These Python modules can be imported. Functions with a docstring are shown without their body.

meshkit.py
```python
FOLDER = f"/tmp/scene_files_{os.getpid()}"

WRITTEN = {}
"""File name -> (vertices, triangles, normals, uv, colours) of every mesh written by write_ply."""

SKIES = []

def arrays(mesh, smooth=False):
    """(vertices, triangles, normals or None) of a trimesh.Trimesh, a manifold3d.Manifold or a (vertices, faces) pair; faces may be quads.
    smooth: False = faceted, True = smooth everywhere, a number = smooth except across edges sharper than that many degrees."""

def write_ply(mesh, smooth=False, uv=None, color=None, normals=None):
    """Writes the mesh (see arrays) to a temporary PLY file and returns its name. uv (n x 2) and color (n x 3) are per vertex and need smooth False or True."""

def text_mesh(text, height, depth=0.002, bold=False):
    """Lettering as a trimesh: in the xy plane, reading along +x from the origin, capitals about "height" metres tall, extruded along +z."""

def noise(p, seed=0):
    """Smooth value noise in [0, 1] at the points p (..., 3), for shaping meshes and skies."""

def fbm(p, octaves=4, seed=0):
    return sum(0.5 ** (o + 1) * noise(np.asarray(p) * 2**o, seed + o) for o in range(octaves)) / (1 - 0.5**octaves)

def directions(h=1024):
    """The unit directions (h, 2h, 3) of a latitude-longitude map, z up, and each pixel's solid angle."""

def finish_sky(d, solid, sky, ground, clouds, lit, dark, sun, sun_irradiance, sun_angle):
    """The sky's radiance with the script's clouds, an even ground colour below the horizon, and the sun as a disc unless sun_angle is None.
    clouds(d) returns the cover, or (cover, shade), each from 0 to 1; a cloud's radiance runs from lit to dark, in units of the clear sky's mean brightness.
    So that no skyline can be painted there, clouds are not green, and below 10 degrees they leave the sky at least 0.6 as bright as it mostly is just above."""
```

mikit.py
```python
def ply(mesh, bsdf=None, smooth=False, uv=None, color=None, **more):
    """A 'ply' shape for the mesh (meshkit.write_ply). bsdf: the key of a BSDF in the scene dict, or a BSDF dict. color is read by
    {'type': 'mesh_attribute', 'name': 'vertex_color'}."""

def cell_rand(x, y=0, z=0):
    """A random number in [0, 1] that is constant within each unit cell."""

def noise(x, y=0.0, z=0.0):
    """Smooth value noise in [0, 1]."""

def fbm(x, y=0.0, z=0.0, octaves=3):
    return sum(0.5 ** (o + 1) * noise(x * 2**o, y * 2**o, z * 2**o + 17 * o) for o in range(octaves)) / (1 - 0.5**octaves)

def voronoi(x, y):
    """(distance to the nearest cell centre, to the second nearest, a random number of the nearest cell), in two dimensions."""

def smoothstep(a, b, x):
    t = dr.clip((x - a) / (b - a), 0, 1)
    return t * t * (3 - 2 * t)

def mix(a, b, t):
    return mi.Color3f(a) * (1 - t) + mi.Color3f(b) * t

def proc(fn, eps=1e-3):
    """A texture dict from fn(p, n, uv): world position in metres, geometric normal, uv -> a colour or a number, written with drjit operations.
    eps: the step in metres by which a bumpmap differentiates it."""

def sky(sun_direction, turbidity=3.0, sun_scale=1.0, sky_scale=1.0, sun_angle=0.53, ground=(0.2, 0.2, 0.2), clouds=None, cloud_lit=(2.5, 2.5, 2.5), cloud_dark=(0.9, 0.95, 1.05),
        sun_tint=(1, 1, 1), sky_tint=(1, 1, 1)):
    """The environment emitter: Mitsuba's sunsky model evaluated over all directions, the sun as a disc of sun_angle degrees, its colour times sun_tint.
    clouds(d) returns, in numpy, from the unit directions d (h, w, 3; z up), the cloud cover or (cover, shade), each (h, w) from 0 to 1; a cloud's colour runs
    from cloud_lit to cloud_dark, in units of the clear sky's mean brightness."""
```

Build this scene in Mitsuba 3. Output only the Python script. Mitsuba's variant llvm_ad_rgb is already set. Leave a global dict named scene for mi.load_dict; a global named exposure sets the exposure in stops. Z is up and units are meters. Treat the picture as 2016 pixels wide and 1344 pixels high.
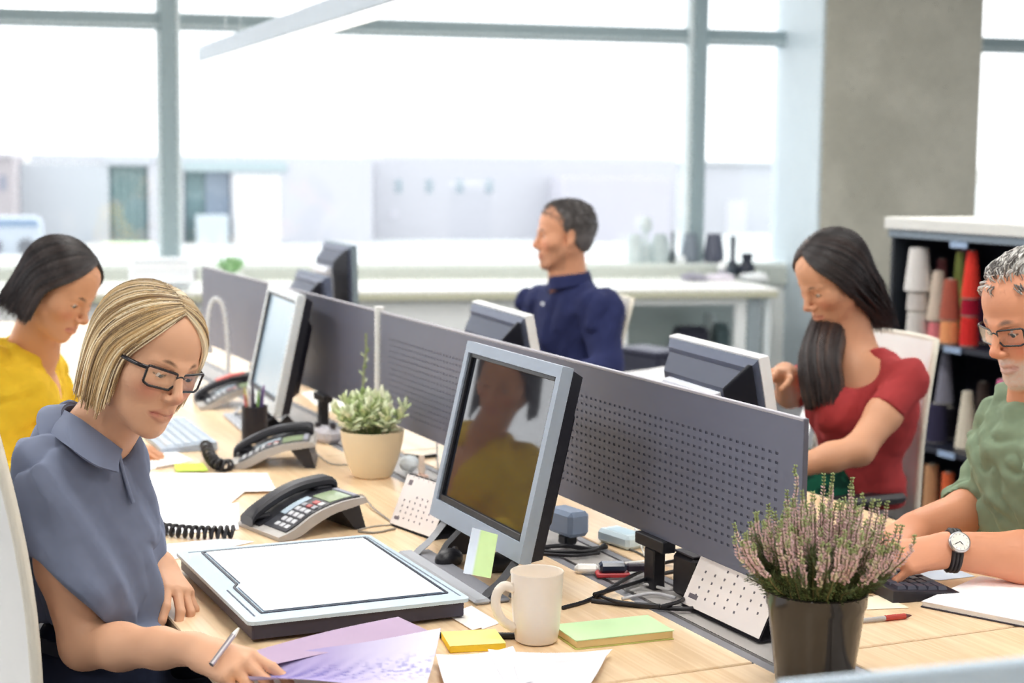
import math, random, numpy as np, trimesh, mitsuba as mi, mikit, meshkit
import drjit as dr
from shapely.geometry import Polygon, Point, box as sbox
from shapely import affinity
from shapely.ops import unary_union

scene, labels = {}, {}
T = mi.ScalarTransform4f
rng = np.random.default_rng(7)

# ------------------------------------------------------------------ camera, sky, exposure
# World: z up, metres; +y runs along the bench of desks, +x across it from left to right. The camera stands at the origin, 1.48 m high.
EYE = np.array([0, 0, 1.48])
FPX = 3200.0
YAW, PITCH, ROLL = math.radians(24.57), math.atan2(672 - 321, FPX), math.atan(0.0107)
g_ = np.array([math.sin(YAW), math.cos(YAW), 0]); r_ = np.array([math.cos(YAW), -math.sin(YAW), 0]); z_ = np.array([0, 0, 1.0])
FWD = math.cos(PITCH) * g_ - math.sin(PITCH) * z_
U0 = math.sin(PITCH) * g_ + math.cos(PITCH) * z_
RGT = math.cos(ROLL) * r_ + math.sin(ROLL) * U0
UPV = -math.sin(ROLL) * r_ + math.cos(ROLL) * U0
scene['camera'] = {'type': 'thinlens', 'fov': math.degrees(2 * math.atan(1008 / FPX)), 'fov_axis': 'x', 'aperture_radius': 0.0072, 'focus_distance': 2.72,
                   'near_clip': 0.05, 'far_clip': 1000.0,
                   'to_world': T().look_at(origin=EYE.tolist(), target=(EYE + FWD).tolist(), up=UPV.tolist())}
exposure = 4.35
# unseen ceiling panels added to brighten the interior, apart from the pendant's own light
FILL_LIGHT = (0.56, 0.55, 0.525)
FILL_PANELS = [(x, y) for x in (-1.6, 1.4, 4.4) for y in (-0.5, 2.0, 4.5, 7.0)]
scene['sky'] = mikit.sky([math.sin(YAW - 0.9) * 0.75, math.cos(YAW - 0.9) * 0.75, 0.66], turbidity=4.0, sun_scale=0.0, sky_scale=1.0, ground=(0.55, 0.55, 0.53),
                         clouds=lambda d: (np.ones(d.shape[:2]), 0.0 * d[..., 2]), cloud_lit=(1.0, 1.03, 1.06), cloud_dark=(0.9, 0.95, 1.0))


def ray(px, py):
    return FWD + RGT * (px - 1008) / FPX - UPV * (py - 672) / FPX


def at(px, py, z=None, Y=None):
    "the point of the place seen at a pixel of the photograph: on the level z, or at the distance Y in front of the camera"
    d = ray(px, py)
    return EYE + d * ((z - EYE[2]) / d[2] if z is not None else Y / (d @ g_))


def proj(p):
    d = np.asarray(p, float) - EYE
    return 1008 + FPX * (d @ RGT) / (d @ FWD), 672 - FPX * (d @ UPV) / (d @ FWD)


# ------------------------------------------------------------------ materials
def lin(*c):
    c = np.array(c[0] if len(c) == 1 else c, float) / 255
    return np.where(c < 0.04045, c / 12.92, ((c + 0.055) / 1.055) ** 2.4)


VC = {'type': 'mesh_attribute', 'name': 'vertex_color'}


def rgb(c):
    return {'type': 'rgb', 'value': [float(x) for x in c]}


def princ(base=VC, **k):
    return {'type': 'twosided', 'b': {'type': 'principled', 'base_color': base, **k}}


scene['matte'] = princ(roughness=0.75, specular=0.25)
scene['satin'] = princ(roughness=0.42, specular=0.45)
scene['gloss'] = princ(roughness=0.14, specular=0.5)
scene['metal'] = princ(roughness=0.32, metallic=0.9)
scene['skin'] = princ(roughness=0.5, specular=0.38, sheen=0.15)
scene['cloth'] = princ(roughness=0.9, specular=0.15, sheen=0.35)
scene['hair'] = princ(roughness=0.4, specular=0.5)
scene['leaf'] = princ(roughness=0.5, specular=0.3)
scene['eye'] = princ(roughness=0.25, specular=0.25)
scene['screen'] = princ(rgb([0.012, 0.014, 0.02]), roughness=0.035, specular=0.9, clearcoat=0.7, clearcoat_gloss=0.98)
scene['screen_matte'] = princ(rgb([0.05, 0.06, 0.075]), roughness=0.22, specular=0.9, clearcoat=0.6, clearcoat_gloss=0.7)
scene['pane'] = {'type': 'thindielectric', 'int_ior': 1.5}


def wood(p, n, uv):
    x, y = p.x, p.y
    g = mikit.fbm(x * 26, y * 2.2, 3.0, 4)
    f = mikit.noise(x * 240, y * 9, 1.0)
    t = dr.clip(0.75 * g + 0.25 * f, 0, 1)
    return mikit.mix((0.66, 0.47, 0.285), (0.785, 0.60, 0.40), mikit.smoothstep(0.25, 0.75, t))


scene['wood'] = princ(mikit.proc(wood), roughness=0.28, specular=0.5)


def concrete(p, n, uv):
    t = mikit.fbm(p.x * 3 + p.y * 2, p.z * 2.4, p.y, 4)
    f = mikit.noise(p.x * 60, p.y * 60, p.z * 60)
    w, _, r = mikit.voronoi(p.x * 5 + p.y * 3, p.z * 4)
    pit = 1 - mikit.smoothstep(0.015, 0.05, w)
    c = mikit.mix((0.43, 0.42, 0.36), (0.54, 0.525, 0.455), mikit.smoothstep(0.3, 0.7, t))
    return c * (0.94 + 0.1 * f) * (1 - 0.2 * pit)


scene['concrete'] = princ(mikit.proc(concrete), roughness=0.85, specular=0.2)


def carpet(p, n, uv):
    return mikit.mix((0.16, 0.16, 0.17), (0.24, 0.24, 0.25), mikit.noise(p.x * 160, p.y * 160))


scene['carpet'] = princ(mikit.proc(carpet), roughness=0.95, specular=0.1)


def lawn(p, n, uv):
    return mikit.mix((0.42, 0.58, 0.36), (0.6, 0.72, 0.5), mikit.fbm(p.x * 2, p.y * 2, 0.0, 3))


scene['lawn'] = princ(mikit.proc(lawn), roughness=0.95, specular=0.1)


# ------------------------------------------------------------------ adding things
def free(key):
    if key not in USED:
        return key
    n = 1
    while f'{key}_{n:03d}' in USED:
        n += 1
    return f'{key}_{n:03d}'


USED = set()


def thing(name, label=None, cat=None, group=None, kind=None):
    key = free(name); USED.add(key)
    e = {}
    for k, v in (('label', label), ('category', cat), ('group', group), ('kind', kind)):
        if v: e[k] = v
    if e: labels[key] = e
    return key


def entry(mesh, col=(0.8, 0.8, 0.8), mat='matte', smooth=30, uv=None):
    if hasattr(mesh, 'to_mesh'):
        v, f, _ = meshkit.arrays(mesh); mesh = trimesh.Trimesh(v, f, process=False)
    if mat in ('wood', 'concrete', 'carpet', 'screen', 'screen_matte', 'pane', 'lawn') or mat.startswith('p_'):
        return mikit.ply(mesh, mat, smooth)
    col = np.asarray(col, float)
    if col.ndim == 1:
        if smooth is not True and smooth is not False:
            mesh = trimesh.graph.smooth_shade(mesh, angle=math.radians(smooth), facet_minarea=None); smooth = True
        col = np.tile(col, (len(mesh.vertices), 1))
    else:
        smooth = bool(smooth)
    return mikit.ply(mesh, mat, smooth, color=col)


def part(parent, name, mesh, col=(0.8, 0.8, 0.8), mat='matte', smooth=30, label=None):
    key = free(f'{parent}__{name}'); USED.add(key)
    scene[key] = entry(mesh, col, mat, smooth)
    if label: labels[key] = {'label': label}
    return key


def solo(name, mesh, col=(0.8, 0.8, 0.8), mat='matte', smooth=30, label=None, cat=None, group=None, kind=None):
    key = thing(name, label, cat, group, kind)
    scene[key] = entry(mesh, col, mat, smooth)
    return key


def again(parent, name, first, M):
    "one more entry that shares the ply dict of an entry"
    key = free(f'{parent}__{name}' if parent else name); USED.add(key)
    scene[key] = {**scene[first], 'to_world': T(M)}
    return key


# ------------------------------------------------------------------ shapes
def cat_(ms):
    return trimesh.util.concatenate([m for m in ms if m is not None])


def rot(axis, deg):
    return trimesh.transformations.rotation_matrix(math.radians(deg), axis)


def mv(m, t=(0, 0, 0), rz=0, rx=0, ry=0, s=None):
    m = m.copy()
    if s is not None: m.apply_scale(s)
    if rx: m.apply_transform(rot([1, 0, 0], rx))
    if ry: m.apply_transform(rot([0, 1, 0], ry))
    if rz: m.apply_transform(rot([0, 0, 1], rz))
    m.apply_translation(t)
    return m


def M4(t=(0, 0, 0), rz=0, rx=0, ry=0, s=1.0):
    A = np.eye(4); A[:3, :3] *= s
    if rx: A = rot([1, 0, 0], rx) @ A
    if ry: A = rot([0, 1, 0], ry) @ A
    if rz: A = rot([0, 0, 1], rz) @ A
    A = A.copy(); A[:3, 3] = t
    return A


def hull(pts):
    return trimesh.convex.convex_hull(np.asarray(pts, float))


def rbox(sx, sy, sz, r=0.002, c=(0, 0, 0)):
    "a box of full size sx, sy, sz about c with chamfered edges"
    r = min(r, 0.49 * min(sx, sy, sz)); h = np.array([sx, sy, sz]) / 2; P = []
    for a in np.ndindex(2, 2, 2):
        s = np.array(a) * 2 - 1
        for k in range(3):
            q = s * (h - r); q[k] = s[k] * h[k]; P.append(q + c)
    return hull(P)


def bx(x0, x1, y0, y1, z0, z1, r=0.002):
    return rbox(abs(x1 - x0), abs(y1 - y0), abs(z1 - z0), r, ((x0 + x1) / 2, (y0 + y1) / 2, (z0 + z1) / 2))


def cyl(r, h, c=(0, 0, 0), n=24, axis='z'):
    m = trimesh.creation.cylinder(r, h, sections=n)
    if axis == 'x': m.apply_transform(rot([0, 1, 0], 90))
    if axis == 'y': m.apply_transform(rot([1, 0, 0], 90))
    m.apply_translation(c)
    return m


def lathe(prof, n=40, c=(0, 0, 0)):
    m = trimesh.creation.revolve(np.asarray(prof, float), sections=n)
    m.apply_translation(c)
    return m


def spline(P, n=24, closed=False):
    "Catmull-Rom through the points"
    P = np.asarray(P, float)
    Q = np.vstack([P[-1], P, P[:2]]) if closed else np.vstack([2 * P[0] - P[1], P, 2 * P[-1] - P[-2]])
    m = len(P) if closed else len(P) - 1
    out = []
    for i in range(m):
        a, b, c, d = Q[i:i + 4]
        t = np.linspace(0, 1, n, endpoint=False)[:, None]
        out.append(0.5 * (2 * b + (c - a) * t + (2 * a - 5 * b + 4 * c - d) * t ** 2 + (3 * b - a - 3 * c + d) * t ** 3))
    if not closed: out.append(P[-1:])
    return np.vstack(out)


def tube(P, r, n=8, closed=False, cap=True, flat=1.0):
    "a swept round tube, r a number or one per point"
    P = np.asarray(P, float); m = len(P); r = np.broadcast_to(np.asarray(r, float), (m,))
    t = (np.roll(P, -1, 0) - np.roll(P, 1, 0)) if closed else np.gradient(P, axis=0)
    t /= np.linalg.norm(t, axis=1, keepdims=True) + 1e-12
    a = np.zeros_like(P); x = np.cross(t[0], [0.3, 0.1, 0.95]); x /= np.linalg.norm(x) + 1e-12
    for i in range(m):
        x = x - t[i] * (x @ t[i]); x /= np.linalg.norm(x) + 1e-12; a[i] = x
    b = np.cross(t, a); ang = np.arange(n) * 2 * np.pi / n
    V = P[:, None] + r[:, None, None] * (np.cos(ang)[None, :, None] * a[:, None] + flat * np.sin(ang)[None, :, None] * b[:, None])
    V = V.reshape(-1, 3); F = []
    k = m if closed else m - 1
    i, j = np.meshgrid(np.arange(k), np.arange(n), indexing='ij')
    q = np.stack([i * n + j, i * n + (j + 1) % n, ((i + 1) % m) * n + (j + 1) % n, ((i + 1) % m) * n + j], -1).reshape(-1, 4)
    F = np.vstack([q[:, [0, 2, 1]], q[:, [0, 3, 2]]])
    F = F[:, ::-1]
    if cap and not closed:
        V = np.vstack([V, P[0], P[-1]]); c0, c1 = len(V) - 2, len(V) - 1; jj = np.arange(n)
        F = np.vstack([F, np.stack([np.full(n, c0), (jj + 1) % n, jj], 1), np.stack([np.full(n, c1), (m - 1) * n + jj, (m - 1) * n + (jj + 1) % n], 1)])
    return trimesh.Trimesh(V, F, process=False)


def slab(pts, h, z0=0.0, r=0.0):
    "an outline in the xy plane, extruded upwards by h"
    g = pts if hasattr(pts, 'geom_type') else Polygon(pts)
    m = trimesh.creation.extrude_polygon(g, h, engine='earcut'); m.apply_translation([0, 0, z0])
    return m


def side(pts, w, c=0.0):
    "an outline in the yz plane (y along, z up), extruded across x by w about c"
    m = slab(pts, w)
    m.apply_transform(np.array([[0, 0, 1, c - w / 2], [1, 0, 0, 0], [0, 1, 0, 0], [0, 0, 0, 1.0]]))
    return m


def sheet(fn, nu=24, nv=24, th=0.0006):
    "a thin sheet: fn(u, v) -> points for arrays in [0, 1]; it has a front, a back and edges"
    u, v = np.meshgrid(np.linspace(0, 1, nu), np.linspace(0, 1, nv), indexing='ij')
    P = np.asarray(fn(u, v), float)
    if P.shape[0] == 3 and P.ndim == 3 and P.shape[-1] != 3: P = np.moveaxis(P, 0, -1)
    N = np.cross(np.gradient(P, axis=0), np.gradient(P, axis=1)); N /= np.linalg.norm(N, axis=-1, keepdims=True) + 1e-12
    A, B = (P + N * th / 2).reshape(-1, 3), (P - N * th / 2).reshape(-1, 3); k = nu * nv
    i, j = np.meshgrid(np.arange(nu - 1), np.arange(nv - 1), indexing='ij'); o = (i * nv + j).ravel()
    top = np.vstack([np.stack([o, o + nv, o + nv + 1], 1), np.stack([o, o + nv + 1, o + 1], 1)])
    loop = np.concatenate([np.arange(nv - 1), np.arange(nu - 1) * nv + nv - 1, (nu - 1) * nv + np.arange(nv - 1, 0, -1), np.arange(nu - 1, 0, -1) * nv])
    nx = np.roll(loop, -1)
    e = np.vstack([np.stack([loop, nx, nx + k], 1), np.stack([loop, nx + k, loop + k], 1)])
    V = np.vstack([A, B, A, B]); e = e + 2 * k
    return trimesh.Trimesh(V, np.vstack([top, top[:, ::-1] + k, e[:, ::-1]]), process=False)


def frame_of(y, z=(0, 0, 1)):
    "4x4 whose columns are x, y, z with y along the given direction and z as near as can be to the given one"
    y = np.asarray(y, float); y = y / np.linalg.norm(y); x = np.cross(y, z); x /= np.linalg.norm(x); A = np.eye(4)
    A[:3, 0], A[:3, 1], A[:3, 2] = x, y, np.cross(x, y)
    return A


def placed(m, A):
    m = m.copy(); m.apply_transform(A); return m


# ------------------------------------------------------------------ smooth solids from distance fields
class Field:
    "a body as a smooth union of simple solids; each solid knows its bounds, so that only points near it are worked out"

    def __init__(self): self.ops = []

    def _add(self, fn, lo, hi, k, op):
        self.ops.append((fn, (np.asarray(lo) + hi) / 2, np.linalg.norm(np.asarray(hi) - lo) / 2, k, op)); return self

    def cone(self, a, b, ra, rb, k=0.01, op='+', flat=None):
        "a tapered capsule; flat = (direction, factor) squeezes it along a direction"
        a, b = np.asarray(a, float), np.asarray(b, float); ab = b - a; L = ab @ ab + 1e-12; r = max(ra, rb)
        if flat is not None:
            fd = np.asarray(flat[0], float); fd /= np.linalg.norm(fd); ff = flat[1] - 1

        def fn(p):
            q = p - a; t = np.clip((q @ ab) / L, 0, 1)
            e = q - t[..., None] * ab
            if flat is not None: e = e + (e @ fd)[..., None] * fd * ff
            return np.sqrt((e * e).sum(-1)) - (ra + (rb - ra) * t)
        R = r if flat is None or flat[1] >= 1 else r / flat[1]
        return self._add(fn, np.minimum(a, b) - R, np.maximum(a, b) + R, k, op)

    def chain(self, pts, radii, k=0.01, op='+', flat=None):
        for i in range(len(pts) - 1): self.cone(pts[i], pts[i + 1], radii[i], radii[i + 1], k, op, flat)
        return self

    def ell(self, c, r, k=0.01, op='+', A=None):
        "an ellipsoid; the columns of A are its axes"
        c, r = np.asarray(c, float), np.asarray(r, float); A = np.eye(3) if A is None else np.asarray(A)[:3, :3]

        def fn(p):
            q = (p - c) @ A; k0 = np.sqrt(((q / r) ** 2).sum(-1)); k1 = np.sqrt(((q / r ** 2) ** 2).sum(-1))
            return k0 * (k0 - 1) / np.maximum(k1, 1e-9)
        return self._add(fn, c - r.max(), c + r.max(), k, op)

    def box(self, c, h, r=0.005, k=0.01, op='+', A=None):
        c, h = np.asarray(c, float), np.asarray(h, float); A = np.eye(3) if A is None else np.asarray(A)[:3, :3]

        def fn(p):
            q = np.abs((p - c) @ A) - (h - r)
            return np.sqrt((np.maximum(q, 0) ** 2).sum(-1)) + np.minimum(q.max(-1), 0) - r
        n = np.linalg.norm(h)
        return self._add(fn, c - n, c + n, k, op)

    def half(self, c, n, k=0.004, op='-'):
        "cuts away what lies on the side of the plane that n points to"
        c, n = np.asarray(c, float), np.asarray(n, float); n = n / np.linalg.norm(n)
        self.ops.append((lambda p: -((p - c) @ n), c, 1e9, k, op)); return self

    def fun(self, fn, lo, hi, k=0.01, op='+'): return self._add(fn, np.asarray(lo, float), np.asarray(hi, float), k, op)

    def warp(self, fn):
        self.ops.append((fn, None, None, 0, 'w')); return self

    def merge(self, other, A=None):
        self.ops += other.ops; return self

    def __call__(self, p, far=0.06):
        "p (blocks, n, 3)"
        c = p.mean(1); R = np.linalg.norm(p - c[:, None], axis=-1).max(1)
        d = np.full(p.shape[:2], far)
        for fn, o, r, k, op in self.ops:
            if op == 'w':
                near = (np.abs(d).min(1) < 0.03)
                if near.any(): d[near] = d[near] + fn(p[near])
                continue
            m = np.linalg.norm(c - o, axis=1) < R + r + k + (far if op == '+' else 0.01)
            if not m.any(): continue
            e, x = fn(p[m]), d[m]
            if op == '-': e, x = -e, x
            if op in '+':
                h = np.clip(0.5 + 0.5 * (x - e) / k, 0, 1); d[m] = x + (e - x) * h - k * h * (1 - h)
            else:
                h = np.clip(0.5 - 0.5 * (x - e) / k, 0, 1); d[m] = x + (e - x) * h + k * h * (1 - h)
        return d

    def mesh(self, lo, hi, h, block=10):
        lo, hi = np.asarray(lo, float), np.asarray(hi, float)
        n = np.ceil((hi - lo) / (h * block)).astype(int)
        dims = n * block
        D = np.full(dims, 1.0, np.float32)
        I = np.stack(np.meshgrid(*[np.arange(x) for x in n], indexing='ij'), -1).reshape(-1, 3)
        o = np.stack(np.meshgrid(*[np.arange(block)] * 3, indexing='ij'), -1).reshape(-1, 3)
        cen = lo + (I * block + block / 2) * h
        dc = self(cen[:, None], far=0.2)[:, 0]
        half = h * block * 0.87
        act = np.abs(dc) < half * 1.5 + 0.016
        D4 = D.reshape(n[0], block, n[1], block, n[2], block)
        inside = (~act) & (dc < 0)
        for i in I[inside]: D4[i[0], :, i[1], :, i[2], :] = -1.0
        A = I[act]
        for s in range(0, len(A), 400):
            b = A[s:s + 400]
            P = lo + ((b * block)[:, None] + o[None]) * h
            d = self(P).reshape(-1, block, block, block)
            for q, i in enumerate(b): D4[i[0], :, i[1], :, i[2], :] = d[q]
        return nets(D, lo, h)


def nets(D, lo, h):
    "surface nets: the zero surface of a grid of distances"
    S = D < 0
    a = S[:-1, :-1, :-1].astype(np.int8)
    c = np.zeros_like(a)
    for x, y, z in np.ndindex(2, 2, 2): c += S[x:x + a.shape[0], y:y + a.shape[1], z:z + a.shape[2]]
    I = np.argwhere((c > 0) & (c < 8))
    V = np.full(a.shape, -1, np.int32); V[tuple(I.T)] = np.arange(len(I))
    cor = np.array(list(np.ndindex(2, 2, 2)))
    val = np.stack([D[tuple((I + q).T)] for q in cor], 1)
    acc, cnt = np.zeros((len(I), 3)), np.zeros(len(I))
    for p in range(8):
        for q in range(p + 1, 8):
            if np.abs(cor[p] - cor[q]).sum() != 1: continue
            u, w = val[:, p], val[:, q]; m = (u < 0) != (w < 0)
            t = np.clip(u[m] / (u[m] - w[m]), 0.02, 0.98)
            acc[m] += cor[p] + t[:, None] * (cor[q] - cor[p]); cnt[m] += 1
    verts = lo + (I + acc / cnt[:, None]) * h
    F = []
    for ax in range(3):
        b, cc = (ax + 1) % 3, (ax + 2) % 3
        s0 = [slice(0, -1)] * 3; s1 = [slice(0, -1)] * 3; s1[ax] = slice(1, None)
        for q in (b, cc): s0[q] = slice(1, -1); s1[q] = slice(1, -1)
        A, B = S[tuple(s0)], S[tuple(s1)]
        E = np.argwhere(A != B); off = np.zeros(3, int); off[b] = off[cc] = 1
        if not len(E): continue
        flip = A[tuple(E.T)]; E = E + off
        eb, ec = np.eye(3, dtype=int)[b], np.eye(3, dtype=int)[cc]
        q = np.stack([V[tuple((E - eb - ec).T)], V[tuple((E - ec).T)], V[tuple(E.T)], V[tuple((E - eb).T)]], 1)
        q[~flip] = q[~flip][:, ::-1]
        F.append(q)
    F = np.vstack(F); F = F[(F >= 0).all(1)]
    return trimesh.Trimesh(verts, np.vstack([F[:, [0, 1, 2]], F[:, [0, 2, 3]]]), process=False)


def fold(p, d, freq, amp, seed=0, stretch=0.25, along=None):
    "a field of soft creases that run along the direction 'along'"
    a = np.asarray(along, float); a /= np.linalg.norm(a)
    q = p - (p @ a)[..., None] * a * (1 - stretch)
    n = meshkit.fbm(q * freq + seed * 3.1, 2, seed)
    n = np.clip((n - .5) * 1.7 + .5, 0, 1)
    return amp * (.6 - 2 * np.abs(2 * n - 1))

# ================================================================== the setting
# window wall: its own frame, s along the wall to the right, n outwards, z up
WA = math.degrees(-YAW) + 12.7
WO = g_ * 10.35
W_ = M4(WO, WA)
e1, e2 = W_[:3, 0], W_[:3, 1]


def wall_at(px, py, n=0.0):
    "(s, z) of a pixel on the plane at depth n of the window wall"
    d = ray(px, py); t = ((WO + e2 * n - EYE) @ e2) / (d @ e2); p = EYE + d * t
    return (p - WO) @ e1, p[2]


def wbx(s0, s1, n0, n1, z0, z1, r=0.003): return placed(bx(s0, s1, n0, n1, z0, z1, r), W_)


def struct(name, mesh, col=(0.8, 0.8, 0.8), mat='matte', label=None, smooth=30): return solo(name, mesh, col, mat, smooth, label, kind='structure')


solo('floor', bx(-14, 14, -5, 14, -0.06, 0.0, 0.001), mat='carpet', kind='structure', label='dark grey carpet floor under the desks')

ALU, ALU_D = lin(196, 208, 212), lin(150, 168, 174)
sL0, _ = wall_at(317, 200, .13); sL1, _ = wall_at(346, 200, .13)
sR0, _ = wall_at(1362, 200, .13); sR1, _ = wall_at(1387, 200, .13)
_, zt0 = wall_at(700, 68, .13); _, zt1 = wall_at(700, 36, .13)
sC, _ = wall_at(1536, 300, .13)
sE, _ = wall_at(2150, 300, .05); sS, _ = wall_at(-260, 300, .05)
zsill = wall_at(1000, 519)[1]; TOP = 3.4
struct('ceiling', placed(bx(-14, 14, -14, .3, TOP, TOP + .12, .002), W_), lin(236, 236, 234), label='white ceiling above the office')
ORD = ('first', 'second', 'third', 'fourth'); ROW = {-1.6: 'left', 1.4: 'middle', 4.4: 'right'}
for x, y in FILL_PANELS:  # out-of-view lamps, added to lift the light indoors
    k = thing('ceiling_panel_lamp', f'flat fill lamp added out of view on the ceiling, {ORD[int((y + .5) / 2.5)]} from the front in the {ROW[x]} row', 'lamp', 'added ceiling fill lamps')
    part(k, 'frame', bx(x - .46, x + .46, y - .61, y + .61, TOP - .03, TOP - .001, .003), lin(225, 226, 226), 'satin')
    key = part(k, 'diffuser', bx(x - .44, x + .44, y - .59, y + .59, TOP - .038, TOP - .0305, .001), lin(240, 240, 236))
    scene[key]['emitter'] = {'type': 'area', 'radiance': rgb(FILL_LIGHT)}
struct('wall_front', placed(bx(-14, 14, -14.2, -14.02, 0, TOP, .002), W_), lin(206, 204, 200), label='plain wall behind the camera')
wb = struct('wall_back', wbx(sS - .6, sE + .8, .02, .22, 0, zsill - .03), lin(232, 234, 232), label='white low wall under the band of windows')
part(wb, 'window_sill', wbx(sS - .6, sE + .8, -.01, .23, zsill - .03, zsill), lin(222, 228, 224), 'satin')
part(wb, 'sill_board', wbx(sS - .6, sC + .1, -.015, .02, .70, zsill - .03), lin(198, 203, 196), 'satin')
struct('trim_1', wbx(sS - .6, sE + .8, 0.0, .26, 3.0, TOP), lin(235, 238, 238), label='white beam above the band of windows')
# window_1 left of the first mullion, window_2 wide middle, window_3 narrow by the column, window_4 beyond the column
sM = [(sS, sL0), (sL1, sR0), (sR1, sC + .12), (sC + 1.25, sE)]
for k, (a, b) in enumerate(sM):
    w = thing(f'window_{k + 1}', ['window pane at the left edge beside the first mullion', 'wide middle window between the two mullions', 'narrow window between the second mullion and the column',
                                  'window to the right of the concrete column'][k], kind='structure')
    part(w, 'pane', wbx(a, b, .198, .202, zt1, 3.0, .0005), mat='pane')
    part(w, 'pane', wbx(a, b, .198, .202, zsill, zt0, .0005), mat='pane')
    part(w, 'transom', wbx(a, b, .12, .22, zt0, zt1), ALU_D, 'satin')
    part(w, 'transom_bead', wbx(a, b, .10, .12, zt0 + .012, zt0 + .03), ALU, 'satin')
    for s in (a, b):
        part(w, 'frame_side', wbx(s - .028, s + .028, .16, .23, zsill, 3.0), lin(222, 232, 236), 'satin')
for k, (a, b) in enumerate(((sL0, sL1), (sR0, sR1))):
    m = struct('trim_' + str(k + 2), wbx(a, b, .08, .25, zsill, 3.0), ALU_D, 'satin', ['grey vertical mullion left of the pendant lamp', 'grey vertical mullion near the concrete column'][k])
    part(m, 'cover_strip', wbx(a - .035, a - .002, .10, .2, zsill, 3.0) if k else wbx(b + .002, b + .03, .10, .2, zsill, 3.0), lin(215, 226, 230), 'satin')

# concrete column and the pale jamb on its window side
sj = wall_at(1536, 300, .16)[0]
lo_, hi_ = -2.0, .16
for _ in range(40):
    mid_ = (lo_ + hi_) / 2
    lo_, hi_ = (mid_, hi_) if wall_at(1612, 300, mid_)[0] < sj else (lo_, mid_)
cn = lo_; cs0 = sj + .012; cs1 = wall_at(1927, 300, cn)[0]
col = struct('column', placed(bx(cs0 + .012, cs1, cn, .3, 0, TOP, .012), W_), mat='concrete', label='broad bare concrete column between the windows')
jamb = struct('trim_4', placed(bx(cs0 - .012, cs0 + .0115, cn + .004, .3, 0, TOP, .003), W_), lin(200, 212, 219), 'satin', label='pale panel cladding the window side of the concrete column')

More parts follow.
